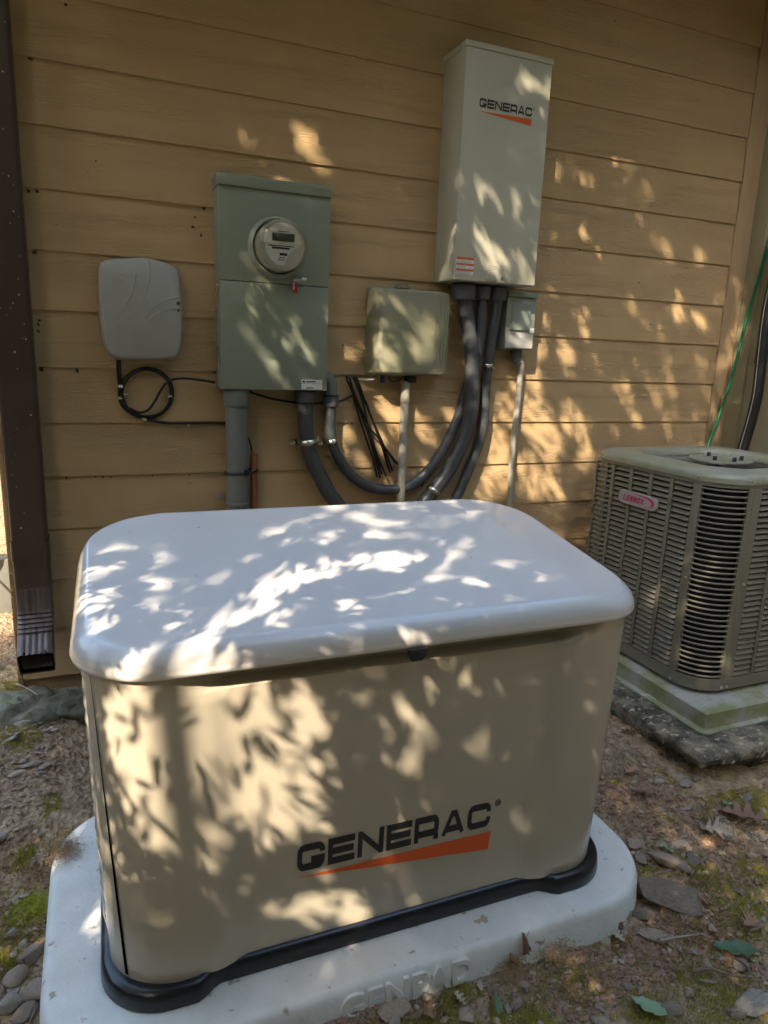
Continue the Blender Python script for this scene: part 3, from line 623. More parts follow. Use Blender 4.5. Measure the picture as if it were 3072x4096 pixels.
link('fitting', cyl((1.586, -.052, 1.452), (0, 0, 1), .023, .026, 16, .003), dcn, m=M_conn); link('fitting', cyl((1.586, -.052, 1.428), (0, 0, 1), .018, .024, 16, .002), dcn, m=M_conn)
pD = [Vector((1.586, -.052, 1.42))]+path([(1126, 785), (1122, 830), (1117, 880), (1111, 935), (1106, 985), (1103, 1030), (1102, 1075)], -.045)
pD += [pD[-1]+(pD[-1]-pD[-4])*.9, pD[-1]+(pD[-1]-pD[-4])*2.2, Vector((1.70, -.06, .24))]
link('pipe', tube(pD, .0125, 14, 5), dcn, m=M_pvcl)

#@@GEN
# ------------------------------------------------------------------ generator
GC = Vector((.546, -1.0757, 0)); GR = -.0112; gc_, gs_ = math.cos(GR), math.sin(GR)
def G(p): return Vector((GC.x+gc_*p[0]-gs_*p[1], GC.y+gs_*p[0]+gc_*p[1], p[2]))
def plan(L_, W_, r, rec=0, xr=.36, tr=.035, nE=60, nS=34, nC=12):
    P = []; a, b = L_/2, W_/2
    def seg(p, q, n):
        for k in range(n): t = k/n; P.append((p[0]+(q[0]-p[0])*t, p[1]+(q[1]-p[1])*t))
    def crn(cx, cy, a0):
        for k in range(nC): t = math.radians(a0+90*k/nC); P.append((cx+r*math.cos(t), cy+r*math.sin(t)))
    crn(a-r, b-r, 0); seg((a-r, b), (-a+r, b), nE); crn(-a+r, b-r, 90); seg((-a, b-r), (-a, -b+r), nS); crn(-a+r, -b+r, 180); seg((-a+r, -b), (a-r, -b), nE); crn(a-r, -b+r, 270); seg((a, -b+r), (a, b-r), nS)
    if rec:
        P = [(x, y+(rec*(1-sstep((abs(x)-(xr-tr/2))/tr)) if y < -b+.02 else 0)) for x, y in P]
    return P
def gring(z, L_, W_, r, rec=0, **k): return [G((x, y, z)) for x, y in plan(L_, W_, r, rec, **k)]
gen = thing('standby_generator', 'large cream standby generator with a rounded lid toned pale for skylight and black and orange logo', 'generator', (.546, -1.076, .187))
# body: front panel with a shallow recess whose top is cut under the lid
bL0, bW0, bL1, bW1 = 1.155, .572, 1.185, .610
rings = []
for z in [.226]+[.236+.0287*k for k in range(21)]+[.832, .837, .842, .846, .86, .88, .905]:
    t = (z-.236)/.669
    L_, W_ = bL0+(bL1-bL0)*t, bW0+(bW1-bW0)*t
    rec = .018 if z < .834 else .018+.030*sstep((z-.834)/.010)
    xr = .345+.03*t if z < .834 else .375+.055*sstep((z-.834)/.045)
    rings.append(gring(z, L_, W_, .125, rec, xr=xr, tr=.07))
body = link('body_panel', loft(rings, auto=50), gen, m=M_gen)
# vertical seam of the front panel round the left corner
def onplan(L_, W_, r, ang, z, off=0):
    a, b = L_/2-r, W_/2-r; t = math.radians(ang); return G((-a+(r+off)*math.cos(t), -b+(r+off)*math.sin(t), z))
V, F = [], []
for k in range(13):
    t = k/12; z = .236+(.875-.236)*t; w = .0035*(1-t)+.0008; L_, W_ = bL0+(bL1-bL0)*t, bW0+(bW1-bW0)*t
    for s in (-1, 1): V.append(onplan(L_, W_, .125, 222-14*t+s*math.degrees(w/.125), z, .0009))
F = [(2*i, 2*i+1, 2*i+3, 2*i+2) for i in range(12)]
link('panel_seam', mesh(V, F), gen, m=M_hole)
# louvres on the left side: bulging horizontal ribs
for k in range(17):
    z = .265+.0345*k; t = (z-.236)/.669; xs = -(bL0+(bL1-bL0)*t)/2
    V, F = [], []; n1 = 8
    for j in range(7):
        yj = -.15+.30*j/6; e = 1-abs(j-3)/3; e = min(1, e*3)
        for i in range(n1+1):
            a = math.pi*i/n1; V.append(G((xs-.010*math.sin(a)*e-.0002, yj, z+.016*math.cos(a))))
    for j in range(6):
        for i in range(n1): o = j*(n1+1)+i; F.append((o, o+1, o+n1+2, o+n1+1))
    link('louver', mesh(V, F, True), body, m=M_gen)
# lid
LL, LW = 1.222, .640
prof = [(-.030, .880, 0), (-.005, .878, 0), (0, .881, 0), (.0015, .890, .03), (.0003, .892, .04), (.0008, .895, .06), (-.001, .905, .25), (-.004, .914, .5), (-.010, .924, .72), (-.019, .9315, .92), (-.0245, .9350, .985), (-.0275, .9362, 1), (-.031, .9367, 1), (-.045, .9368, 1), (-.07, .9365, 1), (-.10, .9375, 1), (-.14, .9385, 1), (-.17, .939, 1), (-.183, .939, 1), (-.19, .939, 1), (-.197, .939, 1), (-.24, .940, 1), (-.30, .941, 1)]
rings = []
for off, z, w in prof:
    L_, W_ = LL+2*off, LW+2*off; r = max(.0005, min(.150+off*.9, W_/2-.0005)); rg = []
    for x, y in plan(L_, W_, r):
        zz = z+w*(.094*max(0, (y+.29)/.60)-.020*max(0, (abs(x)-.42)/.19)**1.0); rg.append(G((x, y, zz)))
    rings.append(rg)
lid = link('lid', loft(rings, cap1=True, auto=70), gen, m=M_lid)
V, F = [], []
for k in range(34):
    x, y = random.uniform(-.5, .5), random.uniform(-.26, .26); z = .9405+.094*(y+.29)/.60-.020*max(0, (abs(x)-.42)/.19)+.0006; c = G((x, y, z)); a = random.uniform(0, 6.28); l, w_ = random.uniform(.0015, .006), random.uniform(.0006, .0014); d_ = Vector((math.cos(a), math.sin(a), 0)); n_ = Vector((-d_.y, d_.x, 0)); o_ = len(V)
    V += [c-d_*l-n_*w_*.3, c-n_*w_+Vector((0, 0, .0012)), c+d_*l, c+n_*w_+Vector((0, 0, .0008))]; F.append((o_, o_+1, o_+2, o_+3))
link('debris_specks', mesh(V, F), lid, m=M_litter)['kind'] = 'stuff'
link('lid_underside', loft([gring(.8805, LL-.06, LW-.06, .12), gring(.905, LL-.06, LW-.06, .12)], cap1=True), gen, m=M_gen)
# lock under the lid
c = G((.003, -.323, .871)); link('lock', extrude_poly([c+Vector((a, 0, b)) for a, b in ((-.019, .010), (.021, .010), (.019, -.004), (.010, -.015), (-.012, -.015), (-.018, -.006))], (0, -.008, 0), .001), gen, m=M_base)
# base
rings = [gring(z, L_, W_, .13, .028, xr=.395, tr=.05) for z, L_, W_ in ((.189, 1.190, .618), (.191, 1.192, .620), (.219, 1.188, .616), (.227, 1.180, .606), (.230, 1.168, .592), (.230, 1.150, .580), (.222, 1.14, .57))]
link('base_frame', loft(rings, cap0=True, auto=45), gen, m=M_base)
# logo on the front panel
fyl = -1.366
def FL(x): return Vector((x, fyl, 0))
bl = 1-(bW1-bW0)/2/.669*0
def fronty(x, z):   # local front surface in world
    t = (z-.236)/.669; W_ = bW0+(bW1-bW0)*t; lx = x-GC.x; return GC.y+gs_*lx-(W_/2-.018)-.0014
XA = Vector((1, gs_, .0)).normalized(); ZA = Vector((0, -(bW1-bW0)/2/.669, 1)).normalized()
me = lettering('GENERAC', .0635, Vector((.327, fronty(.327, .395), .397)), XA, ZA, W=1.5, gap=.17, t=.265, total=.447); link('logo_letters', me, body, m=M_ink)
link('logo_swoosh', polymesh([Vector((x, fronty(x, z), z)) for x, z in ((.325, .384), (.776, .334), (.779, .381))]), body, m=M_or)
link('logo_mark', tube([Vector((.791+.0068*math.cos(a), fronty(.791, .455)-.0002, .4535+.0068*math.sin(a))) for a in [k*math.pi/6 for k in range(12)]], .0009, 4, 2, True), body, m=M_ink)
link('logo_mark', lettering('R', .0065, Vector((.7885, fronty(.79, .45)-.0003, .4503)), XA, ZA, W=.8), body, m=M_ink)
# pad
pad = thing('generator_pad', 'pale blue grey composite pad under the generator', 'equipment pad', (.54, -1.07, .09))
def pring(z, g=0, r=.20):
    return [Vector((.545+x, -1.068+y, z)) for x, y in plan(1.408+2*g, .770+2*g, max(.01, r+g))]
rings = [pring(.02, .016), pring(.165, .004), pring(.176, .0), pring(.183, -.004), pring(.1868, -.011), pring(.1875, -.02), pring(.1875, -.2, .2)]
pb = link('slab', loft(rings, cap1=True, auto=50), pad, m=M_pad)
cu = bpy.data.curves.new('pad_letters', 'FONT'); cu.body = 'GENPAD'; cu.size = 1; cu.extrude = .06; cu.offset = .022; cu.bevel_depth = .012; cu.space_character = 1.08
tmp = bpy.data.objects.new('pad_letters', cu); COL.objects.link(tmp); me = bpy.data.meshes.new_from_object(tmp.evaluated_get(bpy.context.evaluated_depsgraph_get())); bpy.data.objects.remove(tmp)
co = np.array([v.co[:] for v in me.vertices]); w0, w1, h0, h1 = co[:, 0].min(), co[:, 0].max(), co[:, 1].min(), co[:, 1].max()
X3, Y3 = Vector((.300/(w1-w0), 0, 0)), Vector((0, .09, 1)).normalized()*(.056/(h1-h0)); N3 = Vector((0, -1, .09)).normalized()*.075; O3 = Vector((.388, -1.4612, .120))
for v in me.vertices: v.co = O3+X3*(v.co.x-w0)+Y3*(v.co.y-h0)+N3*v.co.z
me.materials.clear(); link('raised_lettering', me, pb, m=M_pad)

#@@AC
# ------------------------------------------------------------------ air conditioner
AX, AY, AW, AR, AZ0, AZ1 = 1.906, -.876, .703, .122, .294, 1.072
ac = thing('air_conditioner', 'square louvered air conditioner condenser on a plastic pad', 'air conditioner', (AX+.35, AY+.35, AZ0))
def asq(g, z, r=AR, n=10):
    P = []; x0, x1, y0, y1 = AX-g, AX+AW+g, AY-g, AY+AW+g; r = r+g
    for cx, cy, a0 in ((x1-r, y1-r, 0), (x0+r, y1-r, 90), (x0+r, y0+r, 180), (x1-r, y0+r, 270)):
        for k in range(n+1): a = math.radians(a0+90*k/n); P.append(Vector((cx+r*math.cos(a), cy+r*math.sin(a), z)))
    return P
link('coil', loft([asq(-.022, AZ0+.02), asq(-.022, AZ1-.02)], cap0=True, cap1=True), ac, m=M_acin)
zt = AZ1-.040; zb = AZ0+.045          # louvre field
link('bottom_rail', loft([asq(-.012, AZ0), asq(.001, AZ0+.001), asq(.001, zb), asq(-.020, zb)], cap0=True), ac, m=M_ac)
link('top_rail', loft([asq(-.020, zt), asq(.001, zt), asq(.001, AZ1-.026), asq(-.02, AZ1-.026)]), ac, m=M_ac)
nrow = 34; ph = (zt-zb)/nrow
ys = [AY+AR+.012+k*((AW-AR-.030-.012-.02)/5) for k in range(6)]      # columns on the left face, front to back
cw = ys[1]-ys[0]; gapw = .017
def strip(name, a, b): link(name, box(a, b, .0015), ac, m=M_ac)
strip('corner_post', (AX-.001, AY+AR-.020, zb), (AX+.012, ys[0]+.004, zt))
for k in range(1, 5): strip('mullion', (AX-.001, ys[k]-gapw/2, zb), (AX+.010, ys[k]+gapw/2, zt))
strip('corner_post', (AX-.001, ys[5]-.008, zb), (AX+.012, AY+AW-.05, zt))
link('rear_corner', loft([[p for p in asq(.001, z)][11:22] for z in (zb, zt)]), ac, m=M_ac)
def louver_mesh(w):     # blade along Y, outward is -X; local origin at its centre
    sec = [(.0100, .0060), (.0085, .0068), (-.0020, -.0030), (-.0026, -.0052), (-.0012, -.0054), (.0100, .0035)]; V, F = [], []
    yy_ = (-w/2, -w/2+.005, w/2-.005, w/2); n = len(sec)
    for j, y in enumerate(yy_):
        for (x, z) in sec: V.append((x if j in (1, 2) else max(x, .004), y, z))
    for j in range(3):
        for k in range(n): k2 = (k+1) % n; F.append((j*n+k, j*n+k2, (j+1)*n+k2, (j+1)*n+k))
    F += [tuple(range(n))[::-1], tuple(3*n+k for k in range(n))]
    me = mesh(V, F, True); me.set_sharp_from_angle(angle=math.radians(40)); me.materials.append(M_ac); return me
lm = louver_mesh(cw-gapw)
for k in range(5):
    for i in range(nrow): link('louver', lm, ac, loc=(AX, (ys[k]+ys[k+1])/2, zb+(i+.5)*ph))
# front face: post, seam, two columns single, the rest joined
xs_ = [AX+AR+.035+k*cw for k in range(5)]
strip('corner_post', (AX+AR-.014, AY-.001, zb), (AX+AR+.004, AY+.012, zt))
link('panel_seam', box((AX+AR+.0042, AY+.002, AZ0+.002), (AX+AR+.0068, AY+.012, AZ1-.027)), ac, m=M_hole)
strip('corner_post', (AX+AR+.007, AY-.001, zb), (xs_[0]+gapw/2, AY+.012, zt))
for k in range(1, 5): strip('mullion', (xs_[k]-gapw/2, AY-.001, zb), (xs_[k]+gapw/2, AY+.010, zt))
lmf = lm.copy(); lmf.transform(Matrix.Rotation(math.radians(90), 4, 'Z'))
for i in range(nrow): link('louver', lmf, ac, loc=((xs_[0]+xs_[1])/2, AY, zb+(i+.5)*ph))
bm = bmesh.new()
for k in range(1, 4):
    for i in range(nrow):
        t = lmf.copy(); t.transform(Matrix.Translation(((xs_[k]+xs_[k+1])/2, AY, zb+(i+.5)*ph))); bm.from_mesh(t); bpy.data.meshes.remove(t)
me = from_bm(bm); me.materials.clear(); me.materials.append(M_ac); link('louver_field', me, ac)['kind'] = 'stuff'
link('front_end_post', box((xs_[4]-.02, AY-.001, zb), (AX+AW-.04, AY+.012, zt)), ac, m=M_ac)
# rounded corner: long curved bars
def cpt(a, rr, z): t = math.radians(a); return Vector((AX+AR+rr*math.cos(t), AY+AR+rr*math.sin(t), z))
for (a0, a1) in ((176, 188), (262, 277)):
    V = []; F = []
    for j in range(6):
        a = a0+(a1-a0)*j/5
        for rr, z in ((AR+.001, zb), (AR+.001, zt), (AR-.010, zt), (AR-.010, zb)): V.append(cpt(a, rr, z))
    for j in range(5):
        for k in range(4): F.append((4*j+k, 4*j+(k+1) % 4, 4*j+4+(k+1) % 4, 4*j+4+k))
    F += [(0, 1, 2, 3), (23, 22, 21, 20)]
    link('corner_frame', mesh(V, F), ac, m=M_ac)
sec = [(.0012, .0026), (.0022, 0), (.0006, -.0030), (-.0035, -.0034), (-.010, .0010), (-.0035, .0032)]
V, F = [], []; n = len(sec); NA = 16
for j in range(NA+1):
    a = 187+(263-187)*j/NA
    for (dr, dz) in sec: V.append(cpt(a, AR+dr, dz))
for j in range(NA):
    for k in range(n): F.append((j*n+k, j*n+(k+1) % n, (j+1)*n+(k+1) % n, (j+1)*n+k))
bar = mesh([v-Vector((AX, AY, 0)) for v in V], F, True); bar.materials.append(M_ac)
nb = 36
for i in range(nb): link('guard_bar', bar, ac, loc=(AX, AY, zb+(i+.5)*(zt-zb)/nb))
# top cap with round opening
cx, cy = AX+AW/2, AY+AW/2; n = 11*4
def circ(r, z, n=44, ph0=0):
    out = []
    for p in asq(0, 0): a = math.atan2(p.y-cy, p.x-cx); out.append(Vector((cx+r*math.cos(a), cy+r*math.sin(a), z)))
    return out
rings = [asq(.002, AZ1-.0265), asq(.005, AZ1-.026), asq(.006, AZ1-.012), asq(.004, AZ1-.003), asq(-.004, AZ1+.004), asq(-.018, AZ1+.008), asq(-.03, AZ1+.0085)]
rings += [circ(.326, AZ1+.010), circ(.312, AZ1+.012), circ(.300, AZ1+.007), circ(.290, AZ1-.008), circ(.284, AZ1-.05)]
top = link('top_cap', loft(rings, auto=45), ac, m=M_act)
link('fan_well', loft([circ(.284, AZ1-.045), circ(.05, AZ1-.047)], cap1=True), ac, m=M_acin)
V, F = [], []
fin = []
for s, (r, z, da) in enumerate(((.110, AZ1+.002, 0), (.16, AZ1-.010, 4), (.22, AZ1-.020, 9), (.283, AZ1-.012, 15))):
    for dz in (-.006, .003): t = math.radians(da); fin.append((r*math.cos(t), r*math.sin(t), z+dz-AZ1))
    for dz in (-.006, .003): t = math.radians(da+.45); fin.append((r*math.cos(t), r*math.sin(t), z+dz-AZ1-.002))
F = []
for s in range(3):
    o = 4*s; F += [(o, o+4, o+5, o+1), (o+1, o+5, o+7, o+3), (o+3, o+7, o+6, o+2), (o+2, o+6, o+4, o)]
fm = mesh(fin, F, False); fm.materials.append(mat('fan_guard_paint', (.085, .082, .068), .45, var=.6, vscale=20, vcol=(.16, .16, .08)))
for k in range(96):
    o = link('guard_fin', fm, ac, loc=(cx, cy, AZ1)); o.rotation_euler.z = 2*math.pi*k/96
def circ2(r, z): return [Vector((cx+r*math.cos(2*math.pi*k/48), cy+r*math.sin(2*math.pi*k/48), z)) for k in range(48)]
M_fin = None
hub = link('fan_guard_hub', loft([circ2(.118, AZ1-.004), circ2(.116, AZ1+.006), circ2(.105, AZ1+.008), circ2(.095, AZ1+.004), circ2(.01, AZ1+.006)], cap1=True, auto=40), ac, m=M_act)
for a in (205, 262, 320, 80): t = math.radians(a); link('motor_bolt', cyl((cx+.073*math.cos(t), cy+.073*math.sin(t), AZ1+.012), (0, 0, 1), .0075, .018, 8, .001), hub, m=M_bbolt)
def scr(p, ax): link('screw', cyl(p, ax, .0052, .006, 10, .001), ac, m=M_bolt)
for (p, ax) in (((AX-.006, AY+AR-.004, AZ1-.014), (-1, 0, 0)), ((AX-.006, AY+AW-.10, AZ1-.017), (-1, 0, 0)), ((AX-.006, AY+AW-.075, AZ1-.017), (-1, 0, 0)), ((AX+AR-.006, AY-.006, AZ1-.016), (0, -1, 0)), ((AX+AR+.020, AY-.006, AZ1-.016), (0, -1, 0)),
                ((AX-.003, AY+AR-.003, AZ0+.012), (-1, 0, 0)), ((AX+AR-.008, AY-.003, AZ0+.014), (0, -1, 0)), ((AX+AR+.018, AY-.003, AZ0+.014), (0, -1, 0)), ((AX+AR+.022, AY-.003, AZ0+.40), (0, -1, 0)), ((AX-.002, AY+AR-.004, AZ0+.40), (-1, 0, 0))):
    scr(Vector(p), ax)
# maker's badge on the left face
b0, b1, bz0, bz1 = -.590, -.385, .893, .945
Pb = []
for cyy, czz, a0 in ((b0+.020, bz1-.020, 0), (b1-.020, bz1-.020, 90), (b1-.020, bz0+.020, 180), (b0+.020, bz0+.020, 270)):
    for k in range(6): a = math.radians(a0+90*k/5); Pb.append((cyy-.020*math.cos(a), czz+.020*math.sin(a)))
xb = AX-.0055
bdg = link('badge', loft([[Vector((xb+.005, y, z)) for y, z in Pb], [Vector((xb-.004, y, z)) for y, z in Pb], [Vector((xb-.0065, -.4875+(y+.4875)*.97, .919+(z-.919)*.93)) for y, z in Pb]], cap1=True), ac, m=M_badge)
link('badge_letters', lettering('LENNOX', .023, Vector((xb-.0069, -.412, .9075)), (0, -1, 0), EZ, W=.62, gap=.12, t=.22, shear=.28, total=.110), bdg, m=M_pink)
V, F = [], []
for k in range(25):
    a = math.radians(128-195*k/24); w = .0014+.0050*max(0, math.sin(math.pi*k/24))**2
    for s in (-1, 1): V.append(Vector((xb-.0068, -.505-(.068+s*w)*math.cos(a), .919+(.0205+s*w*.45)*math.sin(a))))
F = [(2*i, 2*i+1, 2*i+3, 2*i+2) for i in range(24)]
link('badge_ellipse', mesh(V, F), bdg, m=M_pink)
# plastic pad and concrete slab
app = thing('air_conditioner_pad', 'algae stained plastic pad with a flange below the air conditioner', 'equipment pad', (2.27, -.52, .215))
def rr2(xa, xb_, ya, yb, z, r=.015, n=4):
    P = []
    for cx_, cy_, a0 in ((xb_-r, yb-r, 0), (xa+r, yb-r, 90), (xa+r, ya+r, 180), (xb_-r, ya+r, 270)):
        for k in range(n+1): a = math.radians(a0+90*k/n); P.append(Vector((cx_+r*math.cos(a), cy_+r*math.sin(a), z)))
    return P
link('slab', loft([rr2(1.842, 2.72, -.985, -.06, .208, .03), rr2(1.842, 2.72, -.985, -.06, .214, .03), rr2(1.868, 2.70, -.966, -.08, .216, .006), rr2(1.866, 2.70, -.964, -.08, .272, .006), rr2(1.872, 2.69, -.958, -.085, .277, .006)], cap1=True, auto=35), app, m=M_acpad)
link('gap_shade_block', box((1.97, -.82, .2768), (2.56, -.23, .2945)), app, m=M_acin)  # near-black block: shading of the gap under the cabinet is in its colour
# concrete slab, worn and undercut at its corner
bm = bmesh.new(); nxs, nys, nzs = 44, 46, 8; X0, X1, Y0, Y1, Z0, Z1 = 1.735, 2.80, -1.085, -.03, -.06, .207
bmesh.ops.create_grid(bm, x_segments=2, y_segments=2, size=.001); bm.clear()
P = []; perim = []
nn = 60
for k in range(nn): perim.append((X0+(X1-X0)*k/nn, Y0))
for k in range(nn): perim.append((X1, Y0+(Y1-Y0)*k/nn))
for k in range(nn): perim.append((X1-(X1-X0)*k/nn, Y1))
for k in range(nn): perim.append((X0, Y1-(Y1-Y0)*k/nn))
rings = []
for z, g_, q in ((-.06, -.055, .02), (.06, -.05, .02), (.10, -.035, .018), (.135, -.012, .014), (.16, .002, .009), (.185, .006, .007), (.200, 0, .006), (.206, -.010, .004), (.208, -.03, .002), (.2075, -.2, 0)):
    rg = []
    for (x, y) in perim:
        sx_ = 1 if x > 2.2 else -1; c0 = Vector((2.27, -.55)); d = Vector((x, y))-c0
        near = math.exp(-(((x-X0)/.16)**2+((y-Y0)/.16)**2)); dd = g_*(1+1.3*near)+noise.noise(Vector((x*14, y*14, z*22)))*q*1.1+noise.noise(Vector((x*45, y*45, z*60)))*q
        if z < .15: dd -= .06*near
        dd -= .02*near
        m_ = max(abs(d.x), abs(d.y)); s_ = (m_+dd)/m_; rg.append(Vector((c0.x+d.x*s_, c0.y+d.y*s_, z+noise.noise(Vector((x*9, y*9, 4)))*.004)))
    rings.append(rg)
slab = link('concrete_slab', loft(rings, cap1=True, auto=60), m=M_slab); setp(slab, 'old mossy concrete slab with a broken undercut front corner', 'concrete slab')

# ------------------------------------------------------------------ cord and line set at the right
gcord = thing('hanging_rope', 'green cord hanging slanted in the corner behind the air conditioner', 'cord', atY(1590, 760, -.05))
link('cord', tube([atY(1700, 400, -.14), atY(1659, 535, -.12), atY(1636, 610, -.10), atY(1610, 700, -.08), atY(1588, 790, -.07), atY(1560, 880, -.06), atY(1532, 955, -.06), atY(1505, 1040, -.06)], .0068, 8), gcord, m=M_green)
ls = thing('line_set', 'black foam covered refrigerant pipe behind the air conditioner', 'pipe', atX(1630, 800, 2.77))
pl = [atX(1690, 500, 2.775), atX(1672, 600, 2.775), atX(1656, 680, 2.775), atX(1645, 770, 2.77), atX(1636, 850, 2.76), atX(1622, 910, 2.75), atX(1606, 965, 2.73), atX(1590, 1030, 2.70)]
link('pipe', tube(pl, .024, 14), ls, m=M_black); link('pipe_cuff', tube([pl[3]+Vector((0, 0, .03)), pl[3], pl[3]-Vector((0, 0, .03))], .0265, 14, 3), ls, m=M_black)
link('control_wire', tube([p+Vector((-.027, -.005, 0)) for p in pl], .0022, 6), ls, m=M_pvcl)
gh = thing('green_hose', 'short loop of teal garden hose peeking out behind the lid', 'hose', (-.02, -.78, .75))
link('hose', tube([Vector((.06, -.70, .80)), Vector((-.035, -.74, .86)), Vector((-.065, -.80, .84)), Vector((-.055, -.80, .78)), Vector((.03, -.74, .6)), Vector((.05, -.7, .2))], .006, 8), gh, m=mat('teal_hose', (.03, .20, .16), .45))
# small utility pedestal past the left corner
pe = thing('utility_pedestal', 'pale yellow box with a grey conduit elbow beyond the house corner', 'utility box', (-.50, .75, .2))
link('housing', box((-.72, .75, .30), (-.475, .95, .72), .01), pe, m=mat('yellow_paint', (.48, .42, .20), .6, var=.4))
link('conduit_elbow', tube([Vector((-.47, .74, .50)), Vector((-.463, .73, .56)), Vector((-.463, .73, .68))], .02, 10), pe, m=M_pvcl)
link('dark_post', box((-.47, .76, .2), (-.36, .85, .50), .004), pe, m=M_pvc)
pc_ = thing('pedestal_cable', 'two grey cables drooping from the yellow box at the left edge', 'cable', (-.46, .5, .3))
for k in range(2): link('cable_run', tube([Vector((-.475, .72, .46)), Vector((-.455+.006*k, .55, .40)), Vector((-.415+.01*k, .30, .32)), Vector((-.40+.012*k, .12, .28)), Vector((-.43, .0, .26)), Vector((-.5, -.05, .25))], .005, 8), pc_, m=M_flex)

#@@LITTER
# ------------------------------------------------------------------ stones
def rock(seed, n=16, flat=.5, pts=None):
    r = random.Random(seed); bm = bmesh.new()
    for k in range(n):
        v = Vector((r.gauss(0, 1), r.gauss(0, 1), r.gauss(0, 1))).normalized()*r.uniform(.8, 1.05); bm.verts.new((v.x*.5, v.y*.5*r.uniform(.8, 1.05), v.z*.5*flat))
    h = bmesh.ops.convex_hull(bm, input=bm.verts[:]); bmesh.ops.delete(bm, geom=list({g_ for g_ in h['geom_interior'] if isinstance(g_, bmesh.types.BMVert)}), context='VERTS')
    bmesh.ops.bevel(bm, geom=bm.edges[:], offset=.03, segments=1, affect='EDGES')
    return from_bm(bm, auto=28)
ROCKS = [rock(s, random.choice((12, 16, 20)), f) for s, f in enumerate((.45, .5, .6, .7, .35, .55, .8, .4, .65, .5))]
for me in ROCKS: me.materials.append(M_stone)
ROCKG = [m_.copy() for m_ in ROCKS]
for me in ROCKG: me.materials.clear(); me.materials.append(M_stoneg)
def put_rock(x, y, s, k=None, grey=False, name='stone', label=None, group=None, sink=.25, ang=None, sc=None, tilt=.25):
    k = random.randrange(len(ROCKS)) if k is None else k; me = (ROCKG if grey else ROCKS)[k]
    o = bpy.data.objects.new(name, me); COL.objects.link(o); sx = sc or (random.uniform(.85, 1.2), random.uniform(.65, 1.0), random.uniform(.7, 1.1))
    o.scale = (s*sx[0], s*sx[1], s*sx[2]); o.rotation_euler = (random.uniform(-tilt, tilt), random.uniform(-tilt, tilt), random.uniform(0, 6.28) if ang is None else ang)
    hgt = .5*s*sx[2]*.5; o.location = (x, y, gz(x, y)+hgt*(1-2*sink)); setp(o, label, 'stone', group); return o
def G2(u, v, z=.10): p = atZ(u, v, z); return p.x, p.y
